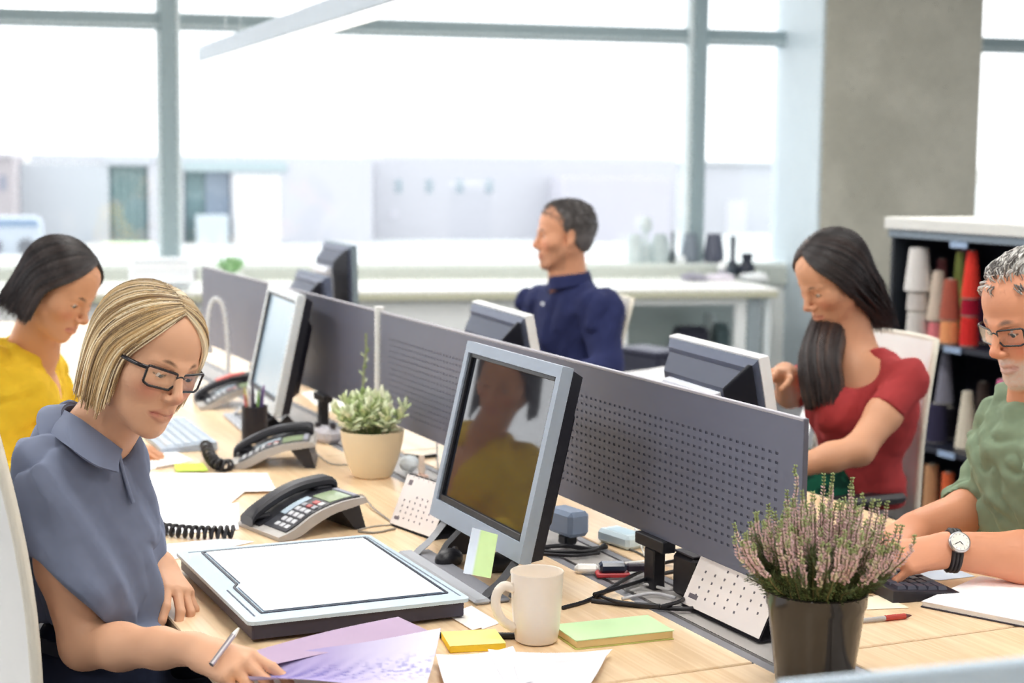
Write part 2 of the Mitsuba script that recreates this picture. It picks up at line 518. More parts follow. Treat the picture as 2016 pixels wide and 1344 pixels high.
# right-hand wall, far outside the frame, so that the room ends somewhere
# ------------------------------------------------------------------ counter under the windows
zc = .75
c0 = -4.9; c1 = None
cnt = thing('window_counter', 'long white counter with pale olive front edge under the windows', 'counter')
ncf = (at(1000, 571, z=zc) - WO) @ e2
c1 = wall_at(1532, 572, ncf)[0]
part(cnt, 'worktop', wbx(c0, c1, ncf, -.016, zc - .02, zc), lin(246, 246, 242), 'satin')
part(cnt, 'front_edge', wbx(c0, c1, ncf - .004, ncf + .05, zc - .055, zc - .021), lin(196, 196, 172), 'satin')
sop = wall_at(1238, 600, ncf)[0]
leg0 = wall_at(1478, 600, ncf)[0]; leg1 = wall_at(1503, 600, ncf)[0]
part(cnt, 'side_panel', wbx(c0, sop - .02, ncf + .06, ncf + .1, .02, zc - .056), lin(236, 238, 238))
part(cnt, 'frame_rail', wbx(sop - .02, leg0, ncf + .05, ncf + .08, zc - .1, zc - .056), lin(240, 244, 244), 'satin')
part(cnt, 'frame_post', wbx(sop - .02, sop + .01, ncf + .05, ncf + .08, .0, zc - .1), lin(240, 244, 244), 'satin')
part(cnt, 'frame_post', wbx(leg0 - .07, leg0 - .005, ncf + .05, ncf + .1, .0, zc - .1), lin(240, 244, 244), 'satin')
part(cnt, 'leg', wbx(leg0, leg1, ncf + .03, ncf + .11, 0, zc - .056), lin(150, 162, 168), 'satin', label='grey leg at the column end')
part(cnt, 'leg', wbx(leg1 + .03, leg1 + .07, ncf + .05, ncf + .1, 0, zc - .056), lin(226, 234, 236), 'satin')
part(cnt, 'back_panel', wbx(sop, leg1 + .2, ncf + .56, ncf + .58, .02, zc - .056), lin(206, 218, 218))
part(cnt, 'shelf', wbx(sop - .02, leg0, ncf + .1, ncf + .55, .31, .33), lin(232, 236, 234))

# ------------------------------------------------------------------ pendant lamp
A0 = at(412, 108, Y=7.3)
A1 = A0 - 4.6 * np.array([math.sin(.07), math.cos(.07), 0])
hl = np.linalg.norm(A1 - A0)
lamp = thing('pendant_lamp', 'long pale linear lamp hanging above the desks', 'lamp')
F = frame_of(A0 - A1); F[:3, 3] = (A0 + A1) / 2
part(lamp, 'housing', placed(bx(-.05, .05, -hl / 2, hl / 2, -.035, .035, .003), F), lin(168, 180, 192), 'satin')
part(lamp, 'diffuser', placed(bx(-.044, .044, -hl / 2 + .01, hl / 2 - .01, -.043, -.0355, .002), F), lin(250, 250, 250), 'matte')
scene[f'{lamp}__diffuser']['emitter'] = {'type': 'area', 'radiance': rgb((.09, .088, .085))}
part(lamp, 'end_cap', placed(bx(-.05, .05, hl / 2 + .0005, hl / 2 + .01, -.04, .037, .003), F), lin(214, 226, 205), 'satin')
for s in (-.08, .08):
    p = F[:3, 3] + F[:3, 1] * (hl / 2 - .55 + s * 2)
    part(lamp, 'wire', cyl(.0012, 1.1, p + [0, 0, .035 + .55], 6), lin(235, 240, 242), 'satin')

# ------------------------------------------------------------------ outside: yard and low hazy buildings
ZG = -2.55
solo('ground', placed(bx(-160, 200, 2.5, 330, ZG - .1, ZG, .001), W_), lin(185, 189, 189), 'matte', kind='structure', label='pale paved yard outside the windows')


def far_s(px, n): return wall_at(px, 400, n)[0]


def far_z(py, n, px=600): return wall_at(px, py, n)[1]


nb = 70.0
def fb(x0, x1, y0, y1, n0, n1, r=.02):
    return wbx(far_s(x0, n0), far_s(x1, n0), n0, n1, far_z(y1, n0, (x0 + x1) / 2), far_z(y0, n0, (x0 + x1) / 2), r)


B1, B2, B3 = lin(186, 191, 198), lin(192, 193, 200), lin(180, 185, 193)
TEAL, TEAL2 = lin(115, 141, 144), lin(131, 144, 159)
def zfit(m):
    m.vertices[:, 2] = np.where(m.vertices[:, 2] < ZG + 0.9, ZG, m.vertices[:, 2]); return m


hb = thing('warehouse', 'low white warehouse with two dark teal gateways outside the left window', 'building')
part(hb, 'wall', zfit(fb(40, 215, 322, 482, nb, nb + 9)), B1)
part(hb, 'wall', zfit(fb(292, 362, 322, 482, nb, nb + 9)), B2)
part(hb, 'wall', zfit(fb(455, 735, 322, 482, nb, nb + 9)), B2)
part(hb, 'back_wall', zfit(fb(150, 560, 326, 482, nb + 6, nb + 6.4)), TEAL)
part(hb, 'lintel', fb(205, 300, 310, 326, nb - .1, nb + 9), B1)
part(hb, 'lintel', fb(362, 565, 318, 338, nb - .15, nb + 9), lin(170, 186, 190))
part(hb, 'gate', zfit(fb(216, 291, 326, 468, nb + .6, nb + .8)), TEAL)
for x in (228, 243, 258, 273):
    part(hb, 'gate_bar', zfit(fb(x, x + 6, 327, 466, nb + .45, nb + .6)), lin(156, 176, 176))
part(hb, 'gate', zfit(fb(364, 420, 338, 480, nb + .6, nb + .8)), TEAL)
part(hb, 'gate_leaf', zfit(fb(405, 452, 335, 478, nb + .35, nb + .55)), TEAL2)
part(hb, 'ramp', zfit(fb(386, 450, 424, 482, nb - .8, nb + .3)), lin(198, 208, 213))
part(hb, 'white_door', zfit(fb(460, 552, 344, 482, nb - .12, nb - .02)), lin(221, 221, 221))
part(hb, 'roof', fb(60, 735, 305, 322, nb + 2, nb + 9), lin(190, 193, 198))
ob = thing('office_building', 'long pale building with a row of small windows outside the wide window', 'building')
nb2 = nb + 4
part(ob, 'wall', zfit(fb(737, 1330, 318, 486, nb2, nb2 + 8)), lin(191, 192, 199))
part(ob, 'roof', fb(750, 1330, 306, 318, nb2 + .5, nb2 + 8), lin(196, 198, 201))
for x in (785, 845, 905, 963):
    part(ob, 'window', fb(x - 7, x + 7, 353, 379, nb2 - .05, nb2 + .1), lin(157, 170, 178))
for x in (783, 842):
    part(ob, 'window', fb(x - 8, x + 8, 474, 499, nb2 - .05, nb2 + .1), lin(163, 178, 183))
part(ob, 'window', fb(768, 785, 415, 432, nb2 - .05, nb2 + .1), lin(198, 198, 206))
part(ob, 'awning', fb(910, 980, 476, 487, nb2 - .5, nb2), lin(193, 201, 205))
part(ob, 'annex', zfit(fb(1110, 1320, 350, 488, nb2 - 3, nb2 - .02)), lin(189, 188, 197))
rb = thing('far_hall', 'pale distant hall outside the narrow window by the column', 'building')
part(rb, 'wall', zfit(fb(1380, 1560, 325, 495, nb + 12, nb + 20)), lin(190, 192, 198))
part(rb, 'roof', fb(1372, 1566, 316, 325, nb + 11.7, nb + 20), lin(193, 197, 199))
part(rb, 'gate', zfit(fb(1430, 1470, 395, 495, nb + 11.9, nb + 12)), lin(205, 206, 212))
br = thing('brick_house', 'blurred reddish grey house at the left edge of the view outside', 'building')
part(br, 'wall', zfit(fb(-60, 26, 308, 482, nb - 4, nb + 3)), lin(170, 164, 167))
part(br, 'roof', fb(-62, 28, 300, 310, nb - 4.2, nb + 3), lin(189, 186, 190))
part(br, 'window', fb(2, 12, 345, 375, nb - 4.06, nb - 3.9), lin(131, 137, 153))
cr = thing('delivery_van', 'blurred blue white van parked outside at the left', 'van')
part(cr, 'body', zfit(fb(-40, 78, 428, 478, nb - 9, nb - 6.6, .25)), lin(180, 189, 199))
part(cr, 'window', fb(-30, 74, 432, 446, nb - 9.05, nb - 8.9), lin(121, 144, 170))
for x in (-15, 50):
    p, q = far_s(x, nb - 9), ZG + .33
    part(cr, 'wheel', placed(mv(cyl(.33, .25, axis='y'), (p, nb - 9, q)), W_), lin(104, 108, 115))
solo('grass_verge', placed(bx(far_s(200, nb - 3), far_s(300, nb - 3), nb - 4, nb - 1, ZG, ZG + .12, .02), W_), mat='lawn', label='strip of grass before the teal gateway outside', kind='stuff')
crane = thing('roof_mast', 'thin pale curved mast on the warehouse roof outside', 'mast')
mp = [np.array([far_s(x, nb + 3), nb + 3, far_z(y, nb + 3, x)]) for x, y in ((405, 250), (425, 262), (448, 280), (468, 300), (472, 312))]
part(crane, 'boom', placed(tube(spline(mp, 6), .09, 6), W_), lin(198, 196, 202))

# ------------------------------------------------------------------ desks
ZD = .73
XL0, XL1, XR0, XR1 = .576, 1.338, 1.478, 2.173
MOD = [(.13, 2.027), (2.033, 3.927), (3.933, 5.827), (5.833, 7.73)]
LEFTD = ['light wooden desk at the lower edge of the picture on the left of the dividers', 'light wooden desk of the blonde woman under the drawing board', 'light wooden desk of the woman in yellow',
         'light wooden desk farthest down the left side']
RIGHTD = ['light wooden desk at the lower right under the open notebook', 'light wooden desk of the woman in the red top', 'light wooden desk of the man in the navy shirt', 'light wooden desk farthest down the right side']
for k, (a, b) in enumerate(MOD):
    for x0, x1, lb in ((XL0, XL1, LEFTD[k]), (XR0, XR1, RIGHTD[k])):
        d = thing('desk', lb, 'desk', 'desks of the long bench')
        part(d, 'tabletop', bx(x0, x1, a, b, ZD - .025, ZD, .002), mat='wood')
        xo = x0 + .03 if x0 < 1 else x1 - .07
        for y in (a + .06, b - .1):
            part(d, 'leg', bx(xo, xo + .04, y, y + .04, 0, ZD - .0255), lin(205, 208, 210), 'satin')
            part(d, 'leg_beam', bx(x0 + .02, x1 - .02, y, y + .04, ZD - .07, ZD - .026), lin(205, 208, 210), 'satin')
tr = thing('cable_tray', 'grey metal cable tray running down the middle of the bench', 'cable tray')
part(tr, 'left_rail', bx(XL1 + .0005, XL1 + .022, .13, 7.73, ZD - .03, ZD - .002, .001), lin(122, 122, 128), 'satin')
part(tr, 'right_rail', bx(XR0 - .02, XR0 - .0005, .13, 7.73, ZD - .03, ZD - .002, .001), lin(122, 122, 128), 'satin')
part(tr, 'slot', bx(XL1 + .0225, XL1 + .032, .13, 7.73, ZD - .045, ZD - .018, .001), lin(60, 60, 68), 'satin')
part(tr, 'lid', bx(XL1 + .0325, XR0 - .0205, .13, 7.73, ZD - .03, ZD - .004, .001), lin(168, 164, 162), 'satin')
for a, b in MOD:
    part(tr, 'leg', bx(XL1 + .03, XR0 - .03, b - .5, b - .46, 0, ZD - .031), lin(190, 192, 196), 'satin')

# ------------------------------------------------------------------ perforated dividers
XP = 1.42
PAN, PAND = lin(101, 104, 122), lin(76, 78, 94)
for k, (a, b, perf) in enumerate(((2.032, 3.912, 1), (3.946, 5.8, 0))):
    d = thing('desk_divider', ['long dark grey perforated desk divider behind the near monitor', 'plain dark grey desk divider behind the second monitor', 'plain dark grey desk divider at the far end of the bench'][k],
              'divider', 'dividers along the middle of the bench')
    z0, z1 = .822, 1.098
    if perf:
        g = sbox(a, z0, b, z1)
        holes = []
        nx, nz = 92, 13
        for i in range(nx):
            for j in range(nz):
                y = a + .06 + (b - a - .12) * (i + .5) / nx; z = z0 + .03 + .19 * (j + .5) / nz
                holes.append(sbox(y - .0042, z - .0022, y + .0042, z + .0022))
        g = g.difference(unary_union(holes))
        m = slab(g, .0012); m.apply_transform(np.array([[0, 0, 1, XP - .003], [1, 0, 0, 0], [0, 1, 0, 0], [0, 0, 0, 1.0]]))
        part(d, 'perforated_sheet', m, PAN, 'satin', False)
        part(d, 'core', bx(XP - .0016, XP + .0016, a + .002, b - .002, z0 + .002, z1 - .004, .0005), PAND, 'matte')
        m2 = m.copy(); m2.apply_translation([.0048, 0, 0])
        part(d, 'perforated_sheet', m2, PAN, 'satin', False)
    else:
        part(d, 'board', bx(XP - .003, XP + .003, a, b, z0, z1 - .003, .001), PAN, 'satin')
    part(d, 'top_edge', bx(XP - .0045, XP + .0045, a, b, z1 - .003, z1 + .002, .001), lin(165, 163, 172), 'satin')
    part(d, 'end_edge', bx(XP - .0045, XP + .0045, a - .004, a - .0005, z0, z1 + .002, .001), lin(90, 90, 104), 'satin')
    for y in (a + .45, b - .72):
        part(d, 'clamp', bx(XP - .014, XP + .014, y - .05, y + .05, z0 - .022, z0 - .0005), lin(24, 24, 30), 'satin', label='black clamp')
        part(d, 'clamp_foot', bx(XP - .012, XP + .012, y - .018, y + .018, ZD - .003, z0 - .0225), lin(24, 24, 30), 'satin', label='black clamp foot')
for k, y in enumerate((3.93,)):
    p = thing('divider_post', ['pale post between the perforated and the plain divider', 'pale post between the two plain dividers behind the lamp'][k], 'post', 'posts between the dividers')
    part(p, 'pole', bx(XP - .010, XP + .010, y - .010, y + .010, ZD - .003, 1.104, .004), lin(225, 228, 228), 'satin')
    part(p, 'cap', bx(XP - .011, XP + .011, y - .011, y + .011, 1.1045, 1.11, .002), lin(236, 238, 238), 'satin')

# ================================================================== things on the desks
BLK, DARK, SILV, WHITE = lin(28, 28, 34), lin(48, 48, 58), lin(176, 180, 186), lin(244, 242, 240)


def monitor(label, base, rz, tilt, w=.425, h=.345, zb=.07, style='arc', bezel=None, group='monitors on the desks', screen='screen'):
    "local frame: the screen looks along -y, x to the viewer's right"
    m = thing('monitor', label, 'monitor', group)
    bez = lin(150, 162, 178) if bezel is None else bezel
    R = M4(base, rz); A = R @ M4((0, 0, zb)) @ rot([1, 0, 0], -tilt)
    b, bl = .017, .034
    o = sbox(-w / 2, 0, w / 2, h); i = sbox(-w / 2 + b, bl, w / 2 - b, h - b - .004)
    fr = slab(o.difference(i), .022); fr.apply_transform(np.array([[1, 0, 0, 0], [0, 0, 1, -.006], [0, 1, 0, 0], [0, 0, 0, 1.0]])); 
    fr.invert()
    part(m, 'bezel', placed(fr, A), bez, 'satin')
    part(m, 'inner_bezel', placed(cat_([bx(-w / 2 + b, -w / 2 + b + .010, -.002, .004, bl, h - b - .004, .001), bx(w / 2 - b - .010, w / 2 - b, -.002, .004, bl, h - b - .004, .001),
                                        bx(-w / 2 + b + .010, w / 2 - b - .010, -.002, .004, bl, bl + .012, .001), bx(-w / 2 + b + .010, w / 2 - b - .010, -.002, .004, h - b - .012, h - b - .004, .001)]), A), lin(14, 16, 24), 'satin')
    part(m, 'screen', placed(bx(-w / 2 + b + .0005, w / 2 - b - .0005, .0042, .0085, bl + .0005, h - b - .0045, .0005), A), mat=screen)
    if style == 'arc':
        bk = hull([(sx * (w / 2 - .004), .0165, z) for sx in (-1, 1) for z in (.004, h - .004)] + [(sx * (w / 2 - .008), .040, z) for sx in (-1, 1) for z in (.012, h - .012)])
        part(m, 'back_cover', placed(bk, A), lin(26, 27, 36), 'satin')
        part(m, 'back_housing', placed(hull([(sx * (w / 2 - .03), .0405, z) for sx in (-1, 1) for z in (.05, h - .06)] + [(sx * (w / 2 - .05), .064, z) for sx in (-1, 1) for z in (.07, h - .085)]), A), lin(20, 21, 30), 'satin')
        for s in (-1, 1):
            x = s * (w / 2 - .045)
            P = spline([(x, .07, .09 + zb), (x, .045, .05 + zb), (x, .012, .02 + zb - .02), (x, -.022, .03), (x, -.050, .008)], 8)
            V = []
            for p in P: V += [p + [-.014, 0, 0], p + [.014, 0, 0]]
            arm = cat_([hull([P[k] + [sx * .014, 0, 0] for k in (j, j + 1) for sx in (-1, 1)] + [P[k] + [sx * .014, .006, .006] for k in (j, j + 1) for sx in (-1, 1)]) for j in range(len(P) - 1)])
            part(m, 'stand_arm', placed(arm, R), lin(150, 152, 158) if s < 0 else lin(34, 34, 42), 'satin')
        part(m, 'base_bar', placed(bx(-w / 2 + .02, w / 2 - .02, -.078, -.048, .0005, .010, .004), R), lin(166, 170, 178), 'satin')
        part(m, 'base_bar', placed(bx(-w / 2 + .02, w / 2 - .02, -.047, -.012, .0005, .008, .003), R), lin(120, 122, 130), 'satin')
        for s in (-1, 1):
            part(m, 'rear_foot', placed(hull([(s * (w / 2 - .045) + d, y, z) for d in (-.012, .012) for y, z in ((.0, .0005), (.012, .02), (.07, .0005), (.075, .012), (.045, .05))]), R), lin(30, 30, 38), 'satin')
    else:
        bk = hull([(sx * (w / 2 - .004), .0165, z) for sx in (-1, 1) for z in (.004, h - .004)] + [(sx * (w / 2 - .02), .030, z) for sx in (-1, 1) for z in (.02, h - .02)])
        part(m, 'back_cover', placed(bk, A), lin(92, 100, 122), 'satin')
        part(m, 'back_housing', placed(hull([(sx * (w / 2 - .025), .0305, z) for sx in (-1, 1) for z in (.03, h - .03)] + [(-w / 2 + .08, .066, z) for z in (.05, h - .06)] + [(w / 2 - .06, .066, z) for z in (.05, h - .06)]), A), lin(60, 68, 90), 'satin')
        part(m, 'end_cover', placed(hull([(-w / 2 + a, b, z) for a, b, z in ((.004, .0305, .01), (.004, .0305, h - .012), (.024, .0305, .01), (.024, .0305, h - .012), (.074, .068, .04), (.074, .068, h - .07), (.079, .0665, .05), (.079, .0665, h - .06))]), A), lin(22, 24, 34), 'satin', label='black end cover')
        part(m, 'handle_bar', placed(cat_([hull([(sx * (w / 2 - .09), .0605 + a, z0 + bb) for sx in (-1, 1) for a, bb in ((.0065, 0), (.028, .002), (.032, .014), (.024, .028), (.0065, .030))]) for z0 in (h * .68,)]), A), lin(214, 218, 230), 'satin', label='silver bar across the back')
        part(m, 'stand_neck', placed(hull([(sx * .045, y, z) for sx in (-1, 1) for y, z in ((.035, .012), (.055, .012), (.062, zb + .12), (.084, zb + .12))]), R), lin(40, 42, 52), 'satin')
        part(m, 'stand_base', placed(slab(Point(0, .03).buffer(.11), .012, .0005), R), lin(60, 64, 76), 'satin')
    return m, A, R


M1, A1m, R1m = monitor('silver edged monitor reflecting a mustard sweater, in the middle of the picture', (1.150, 2.672, ZD), -90.5, 13.0)
M2, A2m, R2m = monitor('second monitor with a pale grey screen, its glow standing in for window reflection, beside the pen cup', (1.258, 4.47, ZD), -95, 12, zb=.055, bezel=lin(205, 212, 218), w=.42, h=.34, screen='screen_matte')
scene[f'{M2}__screen']['emitter'] = {'type': 'area', 'radiance': rgb((.014, .0185, .0215))}  # added glow that stands in for the window reflected in the screen
# monitors across the dividers, seen from behind
p = at(1430, 668, z=1.095)
monitor('dark monitor seen from behind in front of the woman in red', (1.842, 2.865, ZD), 84, 11, style='flat', bezel=lin(226, 228, 232), zb=.076, w=.43, h=.31)
monitor('dark monitor seen from behind in front of the man in navy', (1.745, 3.74, ZD), 84, 11, style='flat', bezel=lin(226, 228, 230), zb=.082, w=.44, h=.31)
monitor('farthest dark monitor standing tall before the window counter', (1.965, 5.82, ZD), 86, 2, style='flat', bezel=lin(120, 138, 150), zb=.1, w=.40, h=.345)
monitor('lower slate blue monitor just in front of the farthest tall one', (1.776, 5.52, ZD), 86, 4, style='flat', bezel=lin(84, 96, 122), zb=.03, w=.42, h=.325)


# ------------------------------------------------------------------ desk telephones
def phone(label, pos, rz, s=1.0, handset=None, body=None):
    "local frame: y from the front edge to the display end, x to the user's right; the handset lies on the user's left"
    k = thing('desk_phone', label, 'telephone', 'desk phones')
    A = M4(pos, rz) @ np.diag([.92, .94, .80, 1]); W = .19
    top = spline([(0, .012), (.035, .024), (.085, .056), (.135, .075), (.18, .083), (.215, .084)], 6)
    bot = spline([(.222, .070), (.18, .062), (.135, .052), (.09, .030), (.045, .004), (.004, .0005)], 6)
    body = lin(172, 168, 165) if body is None else body
    part(k, 'body', placed(side(np.vstack([top, bot]), W), A), body, 'satin', 25)

    def onto(x0, x1, y0, y1, lift, th, r=.001):
        yy = np.linspace(y0, y1, 7); zz = np.interp(yy, top[:, 0], top[:, 1])
        return cat_([hull([(x, y, z + l) for x in (x0, x1) for y, z in ((yy[j], zz[j]), (yy[j + 1], zz[j + 1])) for l in (lift, lift + th)]) for j in range(6)])
    part(k, 'face', placed(onto(-.012, .086, .022, .206, .0004, .003), A), lin(44, 46, 54), 'satin', label='dark grey face')
    part(k, 'cradle', placed(onto(-.088, -.0125, .012, .212, .0004, .004), A), lin(30, 31, 38), 'satin')
    part(k, 'display', placed(onto(.002, .080, .135, .188, .0036, .0015), A), lin(148, 164, 132), 'gloss', label='pale green display')
    part(k, 'display_rim', placed(onto(-.006, .084, .190, .202, .0036, .004), A), lin(150, 152, 166), 'satin')
    part(k, 'side_panel', placed(onto(-.010, .012, .062, .128, .0036, .0016), A), lin(178, 196, 210), 'satin')
    for j in range(5):
        for i in range(3):
            x, y = .020 + i * .021, .030 + j * .0165
            c = lin(196, 198, 204) if j < 4 else lin(170, 80, 80) if i == 1 else lin(150, 152, 160)
            part(k, 'key', placed(onto(x, x + .015, y, y + .010, .0036, .003), A), c, 'satin')
    part(k, 'red_key', placed(onto(.038, .058, .113, .124, .0036, .003), A), lin(176, 84, 84), 'satin', label='red key')
    part(k, 'grey_key', placed(onto(.062, .078, .113, .124, .0036, .003), A), lin(214, 214, 214), 'satin')
    part(k, 'foot', placed(hull([(x, y, z) for x in (-.085, .085) for y, z in ((.155, .06), (.205, .066), (.222, .0005), (.196, .0005))]), A), lin(34, 35, 42), 'satin', label='black wedge foot')
    H = spline([(0, .018), (.02, .038), (.07, .069), (.12, .089), (.17, .0965), (.2, .097), (.212, .088)], 5)
    hs = []
    for j in range(len(H) - 1):
        w0, w1 = [.021 + .008 * abs(2 * q / (len(H) - 1) - 1) ** 3 for q in (j, j + 1)]
        hs.append(hull([(-.051 + sx * w * a, p[0], p[1] + b) for p, w in ((H[j], w0), (H[j + 1], w1)) for sx in (-1, 1) for a, b in ((1, 0), (1, .012), (.7, .02), (.7, -.006))]))
    hk = part(k, 'handset', placed(cat_(hs), A), lin(40, 41, 48) if handset is None else handset, 'satin', 40)
    for y, z in ((.03, .034), (.185, .089)):
        part(hk, 'cup', placed(rbox(.046, .046, .018, .007, (-.051, y, z)), A), lin(36, 37, 44), 'satin')
    return k, A


ph1, Aph = phone('near grey desk phone beside the drawing board', (.875, 3.14, ZD), -77.5)
ph2, Aph2 = phone('middle grey desk phone in front of the pen cup', (1.03, 3.92, ZD), -110)
ph3, Aph3 = phone('far desk phone with a red strip on its handset, beside the second monitor', (1.17, 4.88, ZD), -97)
part(f'{ph3}__handset', 'red_strip', placed(hull([(-.051 + sx * .018, y, z) for sx in (-1, 1) for y, z in ((.07, .0885), (.12, .1085), (.07, .0915), (.12, .1115), (.165, .1165), (.165, .119))]), Aph3), lin(214, 96, 90), 'satin', label='red strip')


def coil(key, a, b, c, turns, R, r, label):
    "a curly cord along a bent path a, c, b"
    t = np.linspace(0, 1, turns * 9)[:, None]
    P = (1 - t) ** 2 * np.array(a) + 2 * t * (1 - t) * np.array(c) + t * t * np.array(b)
    d = np.gradient(P, axis=0); d /= np.linalg.norm(d, axis=1, keepdims=True); x = np.cross(d, z_); x /= np.linalg.norm(x, axis=1, keepdims=True); y = np.cross(x, d)
    th = np.linspace(0, turns * 2 * np.pi, len(t))[:, None]
    return solo(key, tube(P + R * (np.cos(th) * x + np.sin(th) * y), r, 6), lin(30, 30, 36), 'satin', label=label, cat='cord')


coil('curly_cord', at(462, 1046, z=ZD + .014), at(270, 1032, z=ZD + .014), at(370, 1052, z=ZD + .014), 15, .0105, .0040, 'black curly phone cord running from the near phone past the white papers')
coil('curly_cord', at(452, 915, z=ZD + .012), at(405, 872, z=ZD + .03), at(415, 925, z=ZD + .02), 11, .013, .0042, 'dark curly phone cord bunched up beside the middle phone')

# ------------------------------------------------------------------ drawing board with its sheet
bd = thing('light_pad', 'pale blue drawing board with a white sheet under the left hand of the blonde woman', 'drawing board')
bx0, bx1, by0, by1 = .655, 1.03, 2.405, 2.905
o = Polygon([(bx0, by0), (bx1, by0), (bx1, by1), (bx0, by1)]).buffer(-.012).buffer(.012)
part(bd, 'case', slab(o.buffer(-.008), .024, ZD + .0065), lin(52, 50, 68), 'satin')
part(bd, 'top_plate', slab(o, .006, ZD + .031), lin(186, 204, 218), 'satin')
sc = Polygon([(.690, by0 + .045), (1.004, by0 + .045), (1.010, by1 - .03), (.700, by1 - .03), (.700, by0 + .23), (.690, by0 + .21)])
part(bd, 'screen_rim', slab(sc.buffer(.004).difference(sc), .0016, ZD + .0371), lin(44, 50, 66), 'satin')
part(bd, 'groove', bx(.672, .675, by0 + .03, by0 + .2, ZD + .0371, ZD + .0378, .0003), lin(70, 84, 104), 'satin')
part(bd, 'groove', bx(bx0 + .02, bx1 - .012, by1 - .018, by1 - .015, ZD + .0371, ZD + .0378, .0003), lin(120, 134, 150), 'satin')
part(bd, 'groove', bx(bx1 - .012, bx1 - .009, by0 + .02, by1 - .02, ZD + .0371, ZD + .0378, .0003), lin(120, 134, 150), 'satin')
for x in (bx0 + .05, bx1 - .05):
    for y in (by0 + .05, by1 - .05):
        part(bd, 'foot', cyl(.012, .006, (x, y, ZD + .0033), 12), lin(30, 30, 36))
solo('tracing_sheet', slab(sc.buffer(-.004), .0007, ZD + .0389), lin(247, 248, 252), label='white sheet lying on the screen of the drawing board', cat='paper')


def paper(name, pts, z, label, col=WHITE, th=.0006, cat='paper', curl=0.0, group=None, mat='matte'):
    "a sheet from its four corners, seen in the photograph at the height z (corners in order round the sheet)"
    c = [at(*q, z=z) if len(q) == 2 else np.array(q) for q in pts]

    def fn(u, v):
        u, v = u[..., None], v[..., None]
        P = c[0] * (1 - u) * (1 - v) + c[1] * u * (1 - v) + c[2] * u * v + c[3] * (1 - u) * v
        P = P + z_ * curl * ((2 * u - 1) ** 2 * .6 + (2 * v - 1) ** 2 * .4)
        return P
    return solo(name, sheet(fn, 14, 14, th), col, mat, label=label, cat=cat, group=group)


paper('paper_sheet', [(262, 931), (526, 931), (545, 966), (262, 972)], ZD + .006, 'top sheet of the white papers behind the near phone', lin(250, 247, 244))
paper('paper_sheet', [(262, 956), (500, 953), (440, 1001), (262, 999)], ZD + .004, 'lower white sheet with a dark front edge behind the curly cord', lin(247, 245, 246), .0024)
paper('paper_sheet', [(255, 1004), (470, 990), (470, 1042), (280, 1056)], ZD + .0015, 'large white sheet under the curly cord', lin(250, 250, 252), .001)
paper('paper_sheet', [(288, 1075), (440, 1060), (500, 1066), (345, 1100)], ZD + .0015, 'white sheet between the curly cord and the drawing board', lin(246, 248, 252), .001)
paper('paper_sheet', [(235, 915), (330, 880), (380, 906), (262, 932)], ZD + .0015, 'white sheet under the forearm of the woman in yellow', lin(248, 246, 246), .001)
paper('green_marker_note', [(343, 913), (400, 912), (410, 926), (346, 928)], ZD + .0085, 'bright green slip of paper at the top of the white papers', lin(190, 220, 90), .002, cat='paper slip')
pc = thing('pencil', 'thin grey pencil lying on the papers beside the green slip', 'pencil')
a, b = at(308, 921, z=ZD + .004), at(346, 914, z=ZD + .004)
part(pc, 'shaft', tube([a, b], .003, 6), lin(176, 160, 150), 'satin')

# violet printed sheets held by the blonde woman
A_, B_, C_, D_, E_ = at(500, 1262, Y=2.40), at(786, 1214, Y=2.50), at(872, 1238, Y=2.36), at(838, 1352, Y=2.19), at(455, 1332, Y=2.22)


def back_sheet(u, v):
    u, v = u[..., None], v[..., None]
    P = (at(470, 1290, Y=2.33)) * (1 - u) * (1 - v) + at(784, 1214, Y=2.50) * u * (1 - v) + at(862, 1250, Y=2.42) * u * v + at(520, 1312, Y=2.29) * (1 - u) * v
    return P + z_ * .004 * np.sin(3.1 * u)


def violet(P, seed=1, a=(148, 128, 186), b=(214, 205, 228)):
    n = meshkit.fbm(P * [18, 18, 30], 3, seed)
    return n


m = sheet(back_sheet, 30, 16, .0005)
n = meshkit.fbm(m.vertices * 9, 2, 3)[:, None]
solo('violet_sheet', m, lin(172, 150, 180) * (1 - .25 * n) + lin(206, 190, 206) * .25 * n, 'matte', True, label='mauve back sheet of the papers in the right hand of the blonde woman', cat='paper', group='violet sheets in hand')


def front_sheet(u, v):
    e0 = spline([at(490, 1306, Y=2.315), at(605, 1280, Y=2.345), at(730, 1262, Y=2.37), at(868, 1236, Y=2.37)], 30)
    e1 = spline([at(478, 1330, Y=2.285), at(610, 1338, Y=2.215), at(720, 1348, Y=2.165), at(838, 1352, Y=2.165)], 30)
    i = np.clip((u * (len(e0) - 1)).round().astype(int), 0, len(e0) - 1); v = v[..., None]
    sag = -.012 * np.sin(np.pi * v) * (1 - .5 * u[..., None])
    return e0[i] * (1 - v) + e1[i] * v + z_ * sag + g_ * sag


m = sheet(front_sheet, 60, 40, .0005)
uu, vv = [q.ravel() for q in np.meshgrid(np.linspace(0, 1, 60), np.linspace(0, 1, 40), indexing='ij')]
band = np.clip((np.sin((uu * 1.1 + vv * .5) * 46) * .5 + .5) * np.clip(1 - np.abs(vv - .55) * 2.6, 0, 1) * np.clip(1.5 - uu * 1.6, 0, 1), 0, 1)
dots = (meshkit.noise(np.stack([uu * 60, vv * 34, uu * 0], -1), 5) > .70) * np.clip(1 - np.abs(vv - .6) * 3, 0, 1) * (uu > .35)
fade = np.clip(1.25 - 1.5 * np.abs(uu - .28), 0, 1)[:, None]
cf = lin(222, 220, 232) * (1 - fade) + lin(160, 148, 190) * fade
cf = cf * (1 - .55 * band[:, None] * np.array([1, 1, .45])) * (1 - .6 * dots[:, None] * np.array([1, 1, .5]))
k = len(cf); colv = np.vstack([cf, cf, cf, cf])
